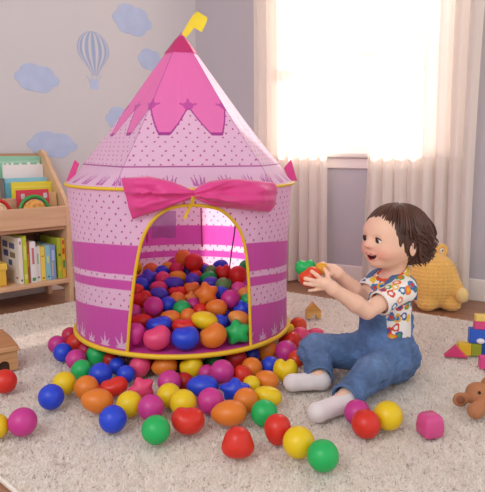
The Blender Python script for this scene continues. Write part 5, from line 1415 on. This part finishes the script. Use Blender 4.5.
cpts = [neck0 + [0, 0, -.012] + D_ * (.0400 * math.cos(t) + .010) + L_ * .0400 * math.sin(t) + U_ * (-.016 * math.cos(t) + .002) for t in np.linspace(0, 2 * math.pi, 33)[:-1]]
MB().tube(cpts, .0048, 8, True).build('collar', mat('red_orange_rib', (226, 84, 44), .8, bump=(300, .3)), shirt, True)
for S, E_ in ((S1, E1), (S2, E2)):
    m_ = S * .42 + E_ * .58; dd = Vector((E_ - S) / np.linalg.norm(E_ - S)); aa = dd.orthogonal().normalized(); bb = dd.cross(aa); m_ = Vector(m_) + dd * .012
    MB().tube([m_ + (aa * math.cos(t) + bb * math.sin(t)) * .0325 for t in np.linspace(0, 2 * math.pi, 29)[:-1]], .0030, 6, True).build('sleeve_hem', mat('white_hem', (240, 232, 226), .85), shirt, True)

# dungarees ----------------------------------------------------------
so = SDF((.06, 1.40, -.004), (.62, 1.90, .33), .0026)
def torso(X, Y, Z):
    a, b_ = hips, chest; ab = b_ - a; c_ = Tt + np.array([0, 0, -.016])
    def cp(a, b, ra, rb):
        ab = b - a; t = np.clip(((X - a[0]) * ab[0] + (Y - a[1]) * ab[1] + (Z - a[2]) * ab[2]) / (ab @ ab), 0, 1)
        return np.sqrt((X - a[0] - ab[0] * t) ** 2 + (Y - a[1] - ab[1] * t) ** 2 + (Z - a[2] - ab[2] * t) ** 2) - (ra + (rb - ra) * t)
    d = np.minimum(cp(a, b_, .084, .0725), cp(b_, c_, .0725, .056))
    ax, ay = X - (a[0] + b_[0]) / 2, Y - (a[1] + b_[1]) / 2
    fr = (ax * D_[0] + ay * D_[1]) / np.sqrt(ax * ax + ay * ay + 1e-6)
    top = .112 + (.262 - .112) * sstep(.50, .78, fr) + (.235 - .112) * sstep(.55, .90, -fr)
    return np.maximum(d, (Z - top) * .5)
so.op(torso, (.2, 1.5, 0), (.6, 1.86, .3))
so.ell(hips + [-.0, 0, -.004], (.088, .098, .068), k=.03)
for H_, K_, A_, rr_ in ((H1, K1, A1, (.060, .047, .036)), (H2, K2, A2, (.058, .048, .037))):
    so.cap(H_, K_, rr_[0], rr_[1], k=.03)
    Ae = A_ + (K_ - A_) * .10; so.cap(K_, Ae, rr_[1], rr_[2], k=.015)
    dd = (A_ - K_) / np.linalg.norm(A_ - K_); so.cap(Ae + dd * (rr_[2] + .020), Ae + dd * (rr_[2] + .07), .046, k=.004, mode='cut')
    so.cap(Ae + dd * .004, Ae + dd * .05, rr_[2] - .006, k=.002, mode='cut')
V, Q = so.nets(); V = smooth_mesh(V, Q, 2)
# denim folds
nz_ = (vnoise(np.c_[V[:, 0] * 34 + V[:, 2] * 30, V[:, 1] * 30, V[:, 2] * 46], 5) - .5); nz2 = np.abs(vnoise(np.c_[V[:, 0] * 60 - V[:, 2] * 40, V[:, 1] * 26, V[:, 2] * 60], 15) - .5)
ctr = np.array([hips[0] - .05, hips[1] - .03, .06]); dr = V - ctr; dr /= np.linalg.norm(dr, axis=1)[:, None]
nz3 = np.abs(vnoise(np.c_[V[:, 0] * 30 + V[:, 1] * 70, V[:, 2] * 100, V[:, 0] * 60], 25) - .5)
V = V + dr * (nz_ * .012 - nz2 * .012 + nz3 * .004)[:, None]
V[:, 2] = np.maximum(V[:, 2], .0008)
dn = np.tile(lin((84, 112, 156)), (len(V), 1)) * (.70 + .62 * vnoise(V * 30, 7))[:, None]
for K_ in (K1, K2):
    m_ = .30 * np.exp(-(np.linalg.norm(V - K_ - [0, 0, .03], axis=1) / .045) ** 2); dn = dn * (1 - m_[:, None]) + lin((140, 166, 200)) * m_[:, None]
m_denim = mat('blue_denim', (255, 255, 255), .85, attr=True, noise=(60, .16), bump=(75, 1.0))
ov = wl_(link('dungarees', mesh_np('dungarees', V, Q, dn), m_denim, body))
m_strap = mat('denim_strap', (84, 110, 152), .85, noise=(700, .14))
m_btn = mat('brass_button', (176, 158, 120), .35, metal=.8)
for s in (1, -1):
    f0 = Tt + D_ * .058 + L_ * .030 * s + [0, 0, -.018]; st_pts = []
    for t in np.linspace(0, 1, 22):
        a = math.pi * t; q = Tt + L_ * (.041 * s) + D_ * (.0575 * math.cos(a)) + U_ * (-.012 + .050 * math.sin(a)) ; st_pts.append(q)
    st_pts = [st_pts[0] - U_ * .018] + st_pts + [st_pts[-1] - U_ * .03]
    ribbon('strap', [Vector(q) for q in st_pts], Vector(L_), .017, .0035, m_strap, ov)
    MB().ball(st_pts[0] + D_ * .004 + U_ * .004, (.0055, .0055, .0055), 12, 8).build('button', m_btn, ov, True)
for q in (hips + L_ * .102 + U_ * .040 + D_ * .01,): MB().ball(q, (.006, .006, .006), 12, 8).build('button', m_btn, ov, True)
pc_ = chest + D_ * .0715
# turned-up hems
for K_, A_, r_ in ((K1, A1, .0375), (K2, A2, .0385)):
    dd = Vector((A_ - K_) / np.linalg.norm(A_ - K_)); Ae = Vector(A_ + (K_ - A_) * .10) + dd * .019; aa = dd.orthogonal().normalized(); bb = dd.cross(aa)
    rg_ = [Ae + (aa * math.cos(t) + bb * math.sin(t)) * (r_ - .003) for t in np.linspace(0, 2 * math.pi, 33)[:-1]]
    for p_ in rg_: p_.z = max(p_.z, .006)
    MB().tube(rg_, .0042, 8, True).build('trouser_hem', m_strap, ov, True)
# socks ---------------------------------------------------------------
m_sock = mat('white_sock', (226, 216, 218), .95, bump=(500, .3), sheen=.3)
for A_, F_, sidev in ((A1, F1, 0), (A2, F2, 0)):
    s_ = SDF(np.minimum(A_, F_) - .06, np.maximum(A_, F_) + .06, .0022)
    ft_ = (F_ - A_) / np.linalg.norm(F_ - A_); K_ = K1 if A_ is A1 else K2
    heel = A_ + np.array([.006, -.004, -.006]); heel[2] = .026
    s_.cap(heel, F_, .0250, .0235); s_.cap(A_ + (K_ - A_) * .05, heel, .0245, .024, k=.01)
    s_.ell(F_ + ft_ * .006 + [0, 0, .001], (.024, .0225, .0215), k=.01)
    V, Q = s_.nets(); V = smooth_mesh(V, Q, 1); V[:, 2] = np.maximum(V[:, 2], .0008)
    V = V + ((vnoise(V * 60, 9) - .5) * .003)[:, None] * np.array([0, -1, .3])
    wl_(link('sock', mesh_np('sock', V, Q), m_sock, body))

# the balls in the hands ------------------------------------------------
def held(p, r, k, c, s, roll, label): ball(float(p[0]), float(p[1]), float(p[2]), r, k, c, s, roll, label, None)
held(B_red, .0275, 1.05, 'orangered', 'd', 30, 'orange-red heart-shaped ball held between both of the child\'s hands')
held(B_grn, .0255, 1.1, 'green', 'h', 5, 'green heart-shaped ball held up in front of the child, left of the hands')
held(B_yel, .0165, 1.0, 'gold', 's', 0, 'small golden ball held between the child\'s thumb and fingers')
